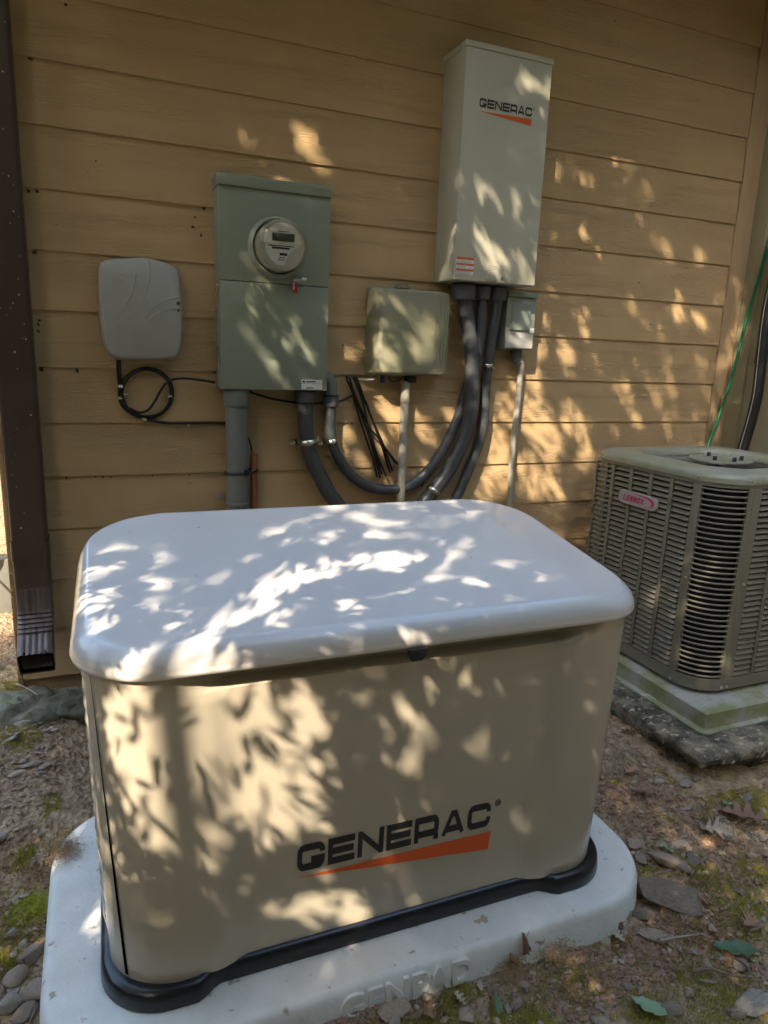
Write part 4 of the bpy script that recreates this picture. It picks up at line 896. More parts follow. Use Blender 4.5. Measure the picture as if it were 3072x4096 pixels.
big = [
 (1448, 1965, .19, 7, False, 'largest flat brown slab of stone lying right of the pad corner', (1.3, .75, .55), -.75, .1),
 (1442, 1880, .105, 0, False, 'dark wedge shaped stone standing just above the largest flat slab', (1.3, .45, .9), -.95, .15),
 (1477, 1838, .085, 4, False, 'round flat pinkish brown stone sunk in soil above the dark wedge stone', (1.1, 1, .35), .3, .5),
 (1627, 2186, .10, 1, True, 'pale grey stone at the bottom right corner', (1.15, .8, .5), .2, .3),
 (1583, 2200, .055, 3, False, 'rounded tan stone left of the pale grey corner stone', (1.1, .8, .8), -.6, .2),
 (851, 2200, .095, 7, False, 'broad tan stone at the bottom edge below the raised pad lettering', (1.2, .75, .6), .1, .15),
 (733, 2196, .033, 6, True, 'small whitish pebble against the front of the pad', (1, .9, .9), .4, .15),
 (1616, 1724, .058, 3, True, 'faceted grey stone on the moss at the right edge', (1, .8, .8), .5, .2),
 (1479, 1746, .075, 4, True, 'long bluish stone pressed flat into the soil', (1.3, .42, .4), -.25, .5),
 (1422, 1695, .050, 9, True, 'grey green pebble above the fallen lobed leaf', (1.15, .7, .7), .1, .3),
 (1469, 1684, .045, 2, True, 'left grey stone of the pair below the slab corner', (1.1, .8, .6), .6, .3),
 (1483, 1698, .055, 5, True, 'right grey stone of the pair below the slab corner', (1.2, .8, .5), .2, .3),
 (1505, 1687, .042, 8, False, 'tan stone touching the grey pair below the slab corner', (1.2, .7, .8), 0, .2),
 (1372, 1835, .062, 8, False, 'brown stone leaning by the right curve of the pad', (1.2, .7, .8), .1, .2),
 (1385, 1866, .05, 5, False, 'dark stone tucked against the right curve of the pad', (.7, 1.1, .8), .1, .2),
 (1259, 2022, .058, 2, False, 'squarish tan stone against the pad front near its right end', (1.2, .8, .8), .2, .15),
 (1308, 2036, .05, 3, False, 'upright brown stone below the pad right end', (.8, 1.1, .8), .2, .2),
 (1332, 2004, .042, 6, False, 'small dark stone touching the pad right corner', (.7, 1, 1), .2, .15),
 (1352, 1990, .040, 8, False, 'small tan block at the foot of the pad right corner', (1.1, .7, .9), .2, .1),
 (1383, 1992, .052, 1, False, 'smooth light brown stone between the pad corner and the largest slab', (1.2, .8, .9), -.4, .15),
 (1420, 2030, .085, 5, False, 'dark soil covered stone below the largest slab', (1.3, .7, .6), -.7, .35),
 (1495, 1868, .055, 0, False, 'angular brown stone right of the round flat stone', (1.1, .9, .8), .1, .2),
 (1443, 2198, .06, 1, False, 'brown stone at the bottom right of centre', (1.2, .8, .6), .1, .3),
 (1527, 2140, .04, 4, False, 'slim dark stone near the crooked twig', (1.5, .4, .7), -.7, .2),
 (1636, 2010, .07, 4, True, 'pale flat stone at the right edge by the dry leaf', (1.5, .5, .5), .1, .3),
 (16, 1640, .10, 3, True, 'rounded green grey stone at the left edge', (1, .9, .8), .2, .25),
 (63, 1655, .072, 1, False, 'tan rounded stone next to the green grey stone on the left', (1.3, .75, .8), .1, .2),
 (33, 1688, .06, 4, True, 'flat grey stone below the tan rounded stone on the left', (1.4, .6, .5), .5, .3),
 (75, 1732, .055, 5, True, 'left thin grey stone on the bare soil beside the generator', (1.2, .7, .5), 0, .3),
 (97, 1735, .045, 2, True, 'right thin grey stone on the bare soil beside the generator', (1.2, .7, .5), .4, .3),
 (47, 1745, .06, 7, False, 'long flat tan stone on the soil at the left', (1.5, .5, .4), .4, .3),
 (5, 1865, .05, 6, True, 'dark grey stone cut by the left edge', (1, .8, .7), .4, .2),
 (62, 2080, .08, 3, False, 'largest tan stone against the left side of the pad', (1, .9, .8), .4, .15),
 (35, 2125, .07, 8, False, 'tan stone left of the pad at the bottom', (1, .9, .8), .9, .15),
 (80, 2160, .075, 9, False, 'blocky tan stone against the pad near the bottom left corner', (.9, 1, .8), .2, .15),
 (20, 2185, .07, 2, True, 'grey stone in the bottom left corner', (1, .9, .8), .2, .2),
 (60, 2200, .06, 5, False, 'small brown stone at the bottom left beside the pad', (1, .9, .8), .5, .2)]
for (u, v, s, k, gr, lab, sc, ang, sk) in big:
    x, y = G2(u, v); put_rock(x, y, s, k, gr, label=lab, sc=sc, ang=ang, sink=sk, tilt=.12)
# rock under the outlet
for (p, s, lab) in (((-.31, -.16, .205), (.30, .26, .16), 'large mossy green rock below the downspout outlet'), ((-.13, -.13, .19), (.22, .20, .15), 'dark wet rock right of the mossy rock under the downspout')):
    bm = bmesh.new(); bmesh.ops.create_icosphere(bm, subdivisions=4, radius=.5)
    for v in bm.verts:
        d = noise.fractal(v.co*3.1+Vector(p)*9, .7, 2.2, 6); v.co *= 1+.42*d; v.co.z = round(v.co.z*6+.8*noise.noise(v.co*3))/6*.75+v.co.z*.25
    me = from_bm(bm, True); me.transform(Matrix.Translation(p) @ Matrix.Diagonal((*s, 1))); setp(link('rock', me, m=M_mstone), lab, 'rock')
# countable loose stones, by area
def inpad(x, y, m_=.0): return abs(x-.545) < .704+m_ and abs(y+1.068) < .385+m_
def blocked(x, y): return inpad(x, y, .012) or (x > 1.68 and y > -1.13) or (y > -.02 and x > -.3)
LANDMARKS = {'right': [('the broken slab corner', 1512, 1650), ('the largest flat slab', 1448, 1965), ('the dark wedge stone', 1442, 1880), ('the round flat stone', 1477, 1838), ('the largest green leaf', 1584, 2072), ('the crooked twig', 1560, 2125), ('the pale corner stone', 1627, 2186), ('the largest brown leaf', 1606, 1772), ('the pad right end', 1385, 1900), ('the long bluish stone', 1479, 1746), ('the grey stone pair', 1476, 1690), ('the grey green pebble', 1422, 1695), ('the pale dry leaf', 1550, 1812), ('the straight grey twig', 1465, 2047), ('the tan dry leaf', 1618, 2018)],
 'front': [('the raised pad lettering', 880, 2150), ('the broad tan stone', 851, 2200), ('the curled tan leaves', 1112, 2110), ('the squarish tan stone', 1259, 2022), ('the whitish pebble', 733, 2196), ('the green curled leaf', 1070, 2190), ('the pale green leaf', 1398, 2200), ('the pad right corner', 1332, 2004)],
 'left': [('the mossy green rock', 60, 1500), ('the rust brown moss clump', 62, 1545), ('the green grey stone', 16, 1640), ('the tan rounded stone', 63, 1655), ('the whitish stick', 75, 1597), ('the pair of thin grey stones', 85, 1733), ('the long tan stone', 47, 1745), ('the brown moss tuft', 85, 1880), ('the bright green moss tuft', 78, 1960), ('the largest tan stone', 62, 2080), ('the blocky tan stone', 80, 2160)]}
LMK = {k: [(n_, *G2(u, v)) for n_, u, v in L] for k, L in LANDMARKS.items()}
def whereis(x, y):
    z = 'left' if x < -.1 else ('front' if x < 1.28 and y < -1.4 else 'right'); n_, lx, ly = min(LMK[z], key=lambda q: (q[1]-x)**2+(q[2]-y)**2); dx, dy = x-lx, y-ly; d = math.hypot(dx, dy)
    side = ('right of' if dx > 0 else 'left of') if abs(dx) > abs(dy) else ('beyond' if dy > 0 else 'in front of'); return ('just ' if d < .08 else 'well ' if d > .2 else '')+side+' '+n_
zones = [((1.27, 2.15), (-1.72, -.70), 105, 'small stones on the soil right of the pad', 'small brown grey stone loose on the soil right of the pad'),
         ((.35, 1.30), (-1.66, -1.44), 60, 'small stones in front of the pad', 'small brown stone in the soil along the front of the pad'),
         ((-.52, -.17), (-1.36, -.15), 75, 'small stones left of the generator', 'small grey tan stone on the soil left of the generator')]
for (xr_, yr_, n, grp, lab) in zones:
    c = 0
    while c < n:
        x, y = random.uniform(*xr_), random.uniform(*yr_)
        if blocked(x, y): continue
        s_ = random.uniform(.014, .034)*random.choice((1, 1, 1.35)); k_ = random.randrange(len(ROCKS)); gr_ = random.random() < .35
        lab = ('tiny ' if s_ < .020 else 'small ' if s_ < .032 else 'medium ')+('grey ' if gr_ else 'brown ')+('flat ' if k_ in (0, 4, 7) else 'chunky ' if k_ in (2, 3, 6, 8) else 'angular ')+'stone '+whereis(x, y)
        put_rock(x, y, s_, k_, gr_, label=lab, group=grp, sink=random.uniform(.1, .45)); c += 1
def visible_xy(n, far=False):
    out = []
    while len(out) < n:
        q = random.random()
        if q < .5: x, y = random.uniform(1.24, 2.35), random.uniform(-1.75, -.6)
        elif q < .72: x, y = random.uniform(-.05, 1.35), random.uniform(-1.62, -1.44)
        elif q < .95: x, y = random.uniform(-.62, -.15), random.uniform(-1.45, 0)
        else: x, y = random.uniform(-.9, -.3), random.uniform(0, 2.5)
        if not blocked(x, y): out.append((x, y))
    return out
def scatter(meshes, pts, smin, smax, name, m, sink=.2, flat=None):
    """joined scatter of many small pieces"""
    VV, FF, off = [], [], 0
    data = []
    for me in meshes:
        me.calc_loop_triangles(); v = np.empty(len(me.vertices)*3, np.float32); me.vertices.foreach_get('co', v); t = np.empty(len(me.loop_triangles)*3, np.int32); me.loop_triangles.foreach_get('vertices', t); data.append((v.reshape(-1, 3), t.reshape(-1, 3)))
    for (x, y) in pts:
        v, t = data[random.randrange(len(data))]; a = random.uniform(0, 6.28); s = random.uniform(smin, smax)*random.choice((.6, 1, 1)); c_, s_ = math.cos(a), math.sin(a)
        tx, ty = random.uniform(-.5, .5), random.uniform(-.5, .5)
        w = v*np.array([s, s*random.uniform(.6, 1), s*random.uniform(.6, 1)]); w = np.stack([w[:, 0]*c_-w[:, 1]*s_, w[:, 0]*s_+w[:, 1]*c_, w[:, 2]+w[:, 0]*tx*.4+w[:, 1]*ty*.4], 1)
        VV.append(w+np.array([x, y, gz(x, y)+s*(.12-sink*.25)])); FF.append(t+off); off += len(v)
    o = link(name, npmesh(np.concatenate(VV), np.concatenate(FF)), m=m); o['kind'] = 'stuff'; return o
def pebble(seed):
    r = random.Random(seed); bm = bmesh.new()
    for k in range(8): v = Vector((r.gauss(0, 1), r.gauss(0, 1), r.gauss(0, 1))).normalized()*.5; bm.verts.new((v.x, v.y*.85, v.z*.65))
    bmesh.ops.convex_hull(bm, input=bm.verts[:]); return from_bm(bm)
simple = [pebble(100+s) for s in range(7)]
o = scatter(simple, visible_xy(11000), .003, .012, 'gravel', M_stone); o['label'] = 'fine gravel and crumbs of soil'
o = scatter(simple, visible_xy(1100), .014, .030, 'stone_rubble', M_stone, sink=.6); o['label'] = 'rough rubble of half buried stones'
o = scatter(simple, visible_xy(2600), .004, .014, 'pale_gravel', M_stoneg); o['label'] = 'fine grey gravel mixed in the soil'
# moss tufts: tiny upright blades in patches
def patchy(n, thr, sc, seed, gen_):
    out = []; tries = 0
    while len(out) < n and tries < n*60:
        tries += 1
        for (x, y) in gen_(1):
            if noise.noise(Vector((x*sc, y*sc, seed)))+.35*noise.noise(Vector((x*sc*4, y*sc*4, seed))) > thr: out.append((x, y))
    return out
def blades(pts, h, w, name, m, lean=.7):
    n = len(pts); P = np.array([(x, y, gz(x, y)-.002) for x, y in pts]); a = rng.uniform(0, 6.283, n); hh = rng.uniform(.4, 1, n)*h; ww = rng.uniform(.5, 1, n)*w; le = rng.uniform(0, lean, n); b = rng.uniform(0, 6.283, n)
    d = np.stack([np.cos(a), np.sin(a), np.zeros(n)], 1)*ww[:, None]; top = np.stack([np.cos(b)*le*hh, np.sin(b)*le*hh, hh*np.sqrt(np.clip(1-le**2*.6, .1, 1))], 1)
    V = np.stack([P-d, P+d, P+top*.6+d*.7, P+top], 1).reshape(-1, 3); i = np.arange(n)*4
    F = np.concatenate([np.stack([i, i+1, i+2], 1), np.stack([i, i+2, i+3], 1)]); o = link(name, npmesh(V, F), m=m); o['kind'] = 'stuff'; return o
mp_ = patchy(30000, .30, 5.5, 5.0, visible_xy)
centers = [(1555, 2160, .10), (1500, 1890, .06), (1600, 1960, .09), (1640, 1730, .07), (1560, 1700, .06), (1320, 2020, .04), (1240, 2120, .05), (1180, 2050, .04), (1530, 2010, .08), (20, 1580, .08), (75, 1980, .035), (60, 1890, .03), (10, 2080, .04), (1150, 2205, .05), (1400, 2190, .05), (1640, 1880, .06), (640, 2205, .03)]
for (u, v, r) in centers:
    cx_, cy_ = G2(u, v, .11)
    for k in range(int(2600*r/.06)):
        x, y = random.gauss(cx_, r*.6), random.gauss(cy_, r*.6)
        if not blocked(x, y): mp_.append((x, y))
blades(mp_, .012, .0013, 'moss_patches', M_moss)['label'] = 'yellow green moss growing on the soil'
M_moss2 = mat('bright_moss', (.42, .46, .05), .9, var=.7, vscale=8, vcol=(.30, .31, .05))
blades([p for p in mp_ if random.random() < .35], .014, .0012, 'bright_moss_patches', M_moss2)['label'] = 'bright green moss tips among the moss'
blades(patchy(30000, -.1, 4, 9.0, visible_xy), .016, .0011, 'plant_litter', M_litter, .99)['label'] = 'dry brown needles and rootlets on the soil'
# flakes of broken leaves
V, F = [], []
for (x, y) in patchy(6500, -.05, 3, 2.0, visible_xy):
    o_ = len(V); s = random.uniform(.003, .010); a = random.uniform(0, 6.28); n = random.choice((4, 5, 6)); z = gz(x, y)+.004; tx, ty = random.uniform(-.5, .5), random.uniform(-.5, .5)
    for k in range(n):
        b = a+6.283*k/n; r_ = s*random.uniform(.5, 1.1); dx, dy = r_*math.cos(b), r_*math.sin(b)*.7; V.append((x+dx, y+dy, z+dx*tx+dy*ty))
    F.append(tuple(range(o_, o_+n)))
o = link('leaf_litter', mesh(V, F), m=M_dleaf); o['kind'] = 'stuff'; o['label'] = 'crumbled dry leaf litter'
# whole fallen leaves
OAK = [(0, .012), (.07, .05), (.13, .20), (.19, .25), (.225, .20), (.235, .09), (.30, .08), (.36, .22), (.43, .40), (.48, .42), (.50, .36), (.505, .15), (.56, .12), (.64, .26), (.72, .34), (.745, .26), (.75, .12), (.81, .09), (.88, .17), (.93, .13), (.955, .07), (1.0, .004)]
def lobed(seed, L_=1, W_=.6, lobes=3, curl=.25, stem=.25):
    r = random.Random(seed); V, F = [], []
    if lobes: out = [(t, w*W_*1.35) for t, w in OAK]
    else: out = [(i/20, W_/2*math.sin(math.pi*(i/20)**.85)**.8 if 0 < i < 20 else .003) for i in range(21)]
    for (t, w) in out:
        wl, wr = w*r.uniform(.8, 1.15), w*r.uniform(.8, 1.15)
        for s_, ww in ((-1, wl), (-.5, wl), (0, 0), (.5, wr), (1, wr)):
            z = curl*(abs(s_)**1.6)*ww*1.1+.07*math.sin(3*t+seed)+.025*math.sin(19*t+4*s_+seed)*abs(s_); V.append(((t-.5)*L_, s_*ww, z*.8))
    for i in range(len(out)-1):
        for k in range(4): o_ = i*5+k; F.append((o_, o_+1, o_+6, o_+5))
    if stem:
        o_ = len(V); x0_ = -.5*L_; zc = V[2][2]; V += [(x0_, .010, zc), (x0_, -.010, zc), (x0_-stem, .044, zc+.02), (x0_-stem, .062, zc+.02), (x0_, 0, zc+.014), (x0_-stem, .05, zc+.034)]
        F += [(o_, o_+1, o_+2, o_+3), (o_, o_+3, o_+5, o_+4), (o_+1, o_+4, o_+5, o_+2)]
    return mesh(V, F, True)
def put_leaf(u, v, s, kind, lab, m, ang, tilt=(0, 0), group=None, z=.004, seed=1):
    x, y = G2(u, v) if u is not None else v; me = lobed(seed, 1, .75 if kind == 'oak' else .5, 3 if kind == 'oak' else 0, .5 if kind == 'oak' else .25)
    o = bpy.data.objects.new('fallen_leaf', me); me.materials.append(m); COL.objects.link(o); o.scale = (s, s, s); o.rotation_euler = (tilt[0], tilt[1], ang); o.location = (x, y, gz(x, y)+z+.012*s/.05); setp(o, lab, 'leaf', group)
put_leaf(1606, 1772, .125, 'oak', 'largest pinkish brown lobed leaf on the moss at the right', M_dleaf, 2.2, (.1, .1), seed=3)
put_leaf(1364, 1674, .068, 'oak', 'curled brown lobed leaf near the slab in the soil', M_dleaf, .3, (.2, .1), seed=4)
put_leaf(1391, 1722, .075, 'oak', 'brown lobed leaf beside the small orange twig', M_dleaf, 2.6, (-.1, .2), seed=5)
put_leaf(1550, 1812, .085, 'oak', 'pale greyish dry leaf crumpled above a dark stone', M_pleaf, -.5, (.3, .2), seed=6)
put_leaf(1525, 1795, .055, 'oak', 'narrow pale dry leaf curled on edge in the soil', M_pleaf, 1.3, (.9, .2), z=.012, seed=7)
put_leaf(1618, 2018, .075, 'oak', 'tan dry leaf right of the moss near the pale flat stone', M_dleaf, .2, (.1, .2), seed=8)
put_leaf(1584, 2072, .095, 'ov', 'largest green leaf lying on the moss with a long stem', M_gleaf, 2.4, (.08, .1), seed=9)
put_leaf(1398, 2200, .075, 'ov', 'pale green leaf at the bottom edge', mat('pale_green_leaf', (.22, .34, .2), .5), 2.0, (.1, .2), seed=10)
put_leaf(1070, 2190, .055, 'ov', 'small bright green curled leaf in front of the pad', M_gleaf, 1.2, (.9, .1), z=.01, seed=11)
put_leaf(1104, 2112, .06, 'ov', 'left of two curled tan leaves standing against the pad', M_dleaf, 1.5, (1.1, .9), z=.02, seed=12)
put_leaf(1122, 2090, .085, 'ov', 'right of two curled tan leaves standing against the pad', M_dleaf, 1.3, (1.3, 1.1), z=.03, seed=13)
put_leaf(1476, 1608, .05, 'oak', 'dry tan leaf on the soil below the slab', M_dleaf, 1.3, (.1, .2), seed=14)
put_leaf(1352, 1600, .055, 'oak', 'dry leaf beside the generator right edge under the slab side', M_dleaf, 2.2, (.3, .2), seed=15)
for k, (u, v, a) in enumerate(((1567, 1738, .3), (1572, 1750, 1.4), (1583, 1748, 2.6), (1590, 1742, .6), (1560, 1752, 2.0))):
    put_leaf(u, v, .035, 'ov', 'small blue green leaflet in the clump beside the largest brown leaf', M_gleaf, a, (.2, .2), group='blue green leaflets by the brown leaf', seed=20+k)
for k, (u, v, a) in enumerate(((1430, 1835, .3), (1437, 1842, 1.4), (1443, 1848, 2.2), (1449, 1854, .6))):
    put_leaf(u, v, .026, 'ov', 'tiny pale green leaflet of the sprig above the dark wedge stone', MATS['pale_green_leaf'], a, (.2, .2), group='pale green sprig leaflets', seed=30+k)
for k in range(40):
    x, y = visible_xy(1)[0]
    m_ = random.choice((M_dleaf, M_pleaf)); put_leaf(None, (x, y), random.uniform(.018, .038), 'oak', ('brown' if m_ is M_dleaf else 'pale')+' scrap of dry leaf '+whereis(x, y), m_, random.uniform(0, 6.28), (random.uniform(-.4, .4), random.uniform(-.4, .4)), group='scraps of dry leaf on the soil', seed=50+k % 6)
# twigs
def put_twig(P, r, lab, m=None, group=None):
    Q = [Vector((x, y, gz(x, y, False)+.012+h)) for x, y, h in P]
    setp(link('twig', tube(Q, lambda t: r*(1-.5*t), 6, 4), m=m or M_twig), lab, 'twig', group)
def TW(*uvh): return [(*G2(u, v), h) for u, v, h in uvh]
put_twig(TW((1425, 2050, 0), (1465, 2047, .006), (1507, 2040, .004)), .0030, 'straight grey twig lying below the largest slab', M_pleaf)
put_twig(TW((1493, 2118, 0), (1530, 2118, .008), (1565, 2128, .006), (1627, 2134, .004)), .0038, 'crooked brown twig near the bottom right moss')
put_twig(TW((1585, 2090, 0), (1605, 2105, .004), (1622, 2125, 0)), .0025, 'stem like twig beyond the largest green leaf')
put_twig(TW((45, 1582, .02), (75, 1597, .02), (109, 1611, .0)), .0018, 'thin whitish straight stick on the left soil', M_pvcl)
put_twig(TW((110, 1535, .03), (119, 1500, .07), (112, 1470, .09)), .0014, 'upright pale grass stalk under the downspout', M_pleaf)
put_twig(TW((1452, 1990, 0), (1480, 2020, .006), (1515, 2035, .004)), .0016, 'thin dark twig across the largest slab')
put_twig(TW((1395, 1645, 0), (1340, 1650, .006), (1430, 1710, .004)), .0016, 'long thin rootlet on the soil near the generator')
put_twig(TW((1590, 1520, .09), (1625, 1540, .09), (1640, 1575, .085)), .0022, 'curved twig lying on the concrete slab')
for k in range(150):
    x, y = visible_xy(1)[0]; a = random.uniform(0, 6.28); l = random.uniform(.02, .07)
    put_twig([(x, y, -.004), (x+l*.5*math.cos(a), y+l*.5*math.sin(a), random.uniform(0, .006)), (x+l*math.cos(a+.3), y+l*math.sin(a+.3), -.002)], random.uniform(.0006, .0014), ('short' if l < .045 else 'long')+' thin dry rootlet '+whereis(x, y), random.choice((M_twig, M_litter, M_pleaf)), 'thin rootlets on the soil')
# clump of dry moss and roots overhanging the pad's left edge, and by the outlet
def clump(u, v, z, r, n, m, lab, name):
    c = atZ(u, v, z); V, F = [], []
    for k in range(n):
        p = c+Vector((random.gauss(0, r*.5), random.gauss(0, r*.5), abs(random.gauss(0, r*.25)))); d = Vector((random.gauss(0, 1), random.gauss(0, 1), random.gauss(0, .7))).normalized()*random.uniform(.006, .018); s = d.orthogonal().normalized()*.0007
        o_ = len(V); V += [p-s, p+s, p+d]; F.append((o_, o_+1, o_+2))
    setp(link(name, mesh(V, F), m=m), lab, 'plant', kind=None)
clump(130, 1840, .192, .045, 1100, M_litter, 'tuft of dry brown moss lapping over the left edge of the pad', 'dry_moss_tuft')
clump(85, 1880, .14, .05, 1200, M_litter, 'larger brown moss tuft on the soil left of the pad', 'dry_moss_tuft')
clump(62, 1545, .22, .055, 1300, M_litter, 'rust brown moss clump in front of the mossy rock', 'dry_moss_tuft')
clump(78, 1960, .13, .045, 1000, M_moss2, 'bright green moss tuft against the left side of the pad', 'moss_tuft')
clump(1190, 2050, .12, .05, 1100, M_litter, 'brown root tuft against the pad front near the curled leaves', 'dry_moss_tuft')
clump(1100, 2090, .12, .04, 800, M_litter, 'brown root tuft behind the curled tan leaves', 'dry_moss_tuft')

#@@TREE
# ------------------------------------------------------------------ the tree behind the camera whose crown filters the sun
E1 = Vector((1, -1, 0)).normalized(); E2 = SUN_DIR.cross(E1).normalized()
GAPS = []
def gap(P, r, o=1.0, ry=None): GAPS.append((P.dot(E1), P.dot(E2), r, ry or r, o))
FRY = -1.37
for (u, v, r, o) in ((330, 1530, .07, 1), (330, 1620, .08, 1), (350, 1720, .08, 1), (380, 1800, .065, 1), (420, 1580, .10, 1.3), (500, 1590, .11, 1.3), (350, 1620, .09, 1.3), (560, 1680, .08, 1.2), (380, 1740, .07, 1.2), (540, 1660, .09, 1), (440, 1680, .08, 1), (480, 1700, .06, .9), (590, 1600, .06, .95), (620, 1700, .06, .95), (650, 1550, .05, .8), (660, 1640, .05, .85),
                  (660, 1760, .05, .8), (560, 1800, .05, .7), (430, 1850, .04, .7), (640, 1960, .05, .8), (740, 1960, .055, .85), (700, 1900, .04, .7), (800, 1990, .03, .6), (930, 1490, .028, .6), (985, 1520, .025, .65), (1060, 1460, .02, .5), (830, 1570, .022, .7), (850, 1710, .02, .6), (1100, 1640, .018, .5), (1150, 1560, .015, .45),
                  (400, 1430, .05, 1), (480, 1440, .05, .9), (340, 1440, .05, .9), (900, 1400, .04, .6), (560, 1940, .03, .6), (930, 1400, .03, .6), (1150, 1370, .03, .5), (1050, 1370, .04, .6)):
    gap(atY(u, v, FRY), r, o)
for (u, v, r, o) in ((400, 1350, .06, 1), (470, 1320, .06, 1), (540, 1300, .06, 1), (610, 1260, .06, 1), (600, 1320, .05, .9), (700, 1240, .06, .95), (720, 1180, .05, .9), (800, 1220, .05, .95), (850, 1220, .055, 1), (900, 1210, .04, .9), (740, 1300, .04, .8), (820, 1290, .035, .6), (960, 1290, .05, .6), (1010, 1290, .04, .6), (900, 1130, .05, .8), (980, 1120, .05, .7),
                  (760, 1110, .04, .7), (830, 1100, .04, .6), (530, 1100, .04, .5), (1080, 1190, .04, .4), (220, 1250, .05, 1), (260, 1240, .04, .8), (190, 1290, .05, 1), (200, 1330, .04, .8), (1100, 1250, .04, .3), (650, 1200, .04, .7)):
    gap(atZ(u, v, .96), r*.9, o)
for (u, v, r, o) in ((590, 305, .030, .85), (603, 360, .02, .7), (560, 290, .018, .6), (730, 325, .028, .5), (755, 360, .02, .55), (765, 425, .02, .45), (840, 440, .025, .4), (900, 500, .02, .4), (280, 460, .02, .4),
                  (1200, 480, .06, .45), (1260, 520, .07, .55), (1330, 430, .05, .5), (1300, 560, .07, .5), (1220, 560, .07, .55), (1200, 640, .06, .5), (1260, 700, .07, .6), (1220, 770, .08, .75), (1290, 800, .07, .6), (1380, 560, .05, .45), (1400, 640, .05, .4), (1470, 680, .06, .8), (1510, 700, .05, .8), (1530, 740, .04, .6), (1480, 820, .04, .4), (1500, 900, .05, .6), (1350, 850, .06, .7), (1370, 900, .06, .7),
                  (1180, 700, .05, .6), (1170, 760, .06, .8), (1150, 830, .07, .9), (1150, 900, .09, 1), (1180, 960, .09, 1), (1240, 920, .08, .9), (1260, 980, .07, .8), (1100, 900, .06, 1), (1080, 960, .06, 1), (1080, 1030, .07, 1), (1050, 1060, .06, .9), (1150, 1040, .08, .95), (1200, 1060, .07, .8), (1320, 1000, .05, .6), (1400, 940, .05, .5),
                  (830, 870, .05, .6), (860, 920, .06, .95), (830, 960, .05, .9), (920, 940, .05, .85), (920, 1010, .045, .7), (800, 880, .04, .5), (790, 840, .03, .5), (880, 1000, .04, .7), (920, 1060, .03, .6), (1550, 650, .05, .6), (1600, 860, .05, .5), (1560, 1000, .04, .4), (240, 840, .03, .3), (190, 660, .03, .3), (320, 850, .03, .4), (300, 860, .02, .4), (280, 1040, .03, .15)):
    gap(atY(u, v, 0), r, o)
for (u, v, y, r, o) in ((640, 700, -.11, .035, .8), (620, 740, -.11, .04, .8), (660, 760, -.11, .04, .75), (600, 680, -.11, .03, .6), (650, 810, -.11, .03, .6), (680, 720, -.11, .03, .5), (815, 740, -.12, .04, 1), (835, 770, -.12, .045, 1), (850, 740, -.12, .03, .6), (805, 690, -.1, .03, .5), (850, 700, -.12, .03, .35), (1050, 540, -.176, .05, .95), (1080, 560, -.176, .05, .95), (1030, 500, -.176, .04, .7), (1120, 570, -.176, .05, .9), (1010, 570, -.176, .03, .7), (1060, 470, -.176, .02, .5), (1100, 730, -.1, .04, .8), (1130, 700, -.1, .03, .8), (1020, 730, -.1, .05, .8), (1020, 800, -.1, .05, .8), (1045, 860, -.07, .04, .8), (875, 870, -.05, .03, .8), (600, 540, -.2, .04, .5)):
    gap(atY(u, v, y), r, o)
for (x, y, z, r, o) in ((1.92, -.75, .75, .04, .6), (1.95, -.85, .5, .04, .5), (1.93, -.7, .6, .03, .4), (-.60, .4, .1, .40, .62), (-.6, 1.6, .1, .8, .8), (1.60, -1.45, .1, .30, .52), (2.0, -1.35, .1, .30, .52), (1.45, -1.0, .1, .16, .42), (1.75, -1.7, .1, .3, .5), (.9, -1.58, .1, .14, .44), (.5, -1.56, .1, .12, .42), (-.38, -.75, .1, .16, .45), (-.35, -1.15, .1, .16, .47), (-.42, -.4, .1, .16, .42), (-.05, -1.1, .6, .035, .9), (-.05, -1.0, .5, .03, .9), (-.04, -1.15, .4, .035, .9), (-.05, -1.1, .75, .035, .9), (-.05, -.95, .68, .03, .9), (-.05, -1.15, .28, .03, .9), (2.5, -.3, 1.05, .05, .5)): gap(Vector((x, y, z)), r, o)
GA = np.array(GAPS)
def openness(P):
    a = P @ np.array(E1); b = P @ np.array(E2); d = ((a[:, None]-GA[None, :, 0])/GA[None, :, 2])**2+((b[:, None]-GA[None, :, 1])/GA[None, :, 3])**2
    return (np.exp(-d*.75)*GA[None, :, 4]).max(1)
sd = np.array(SUN_DIR); e1, e2 = np.array(E1), np.array(E2)
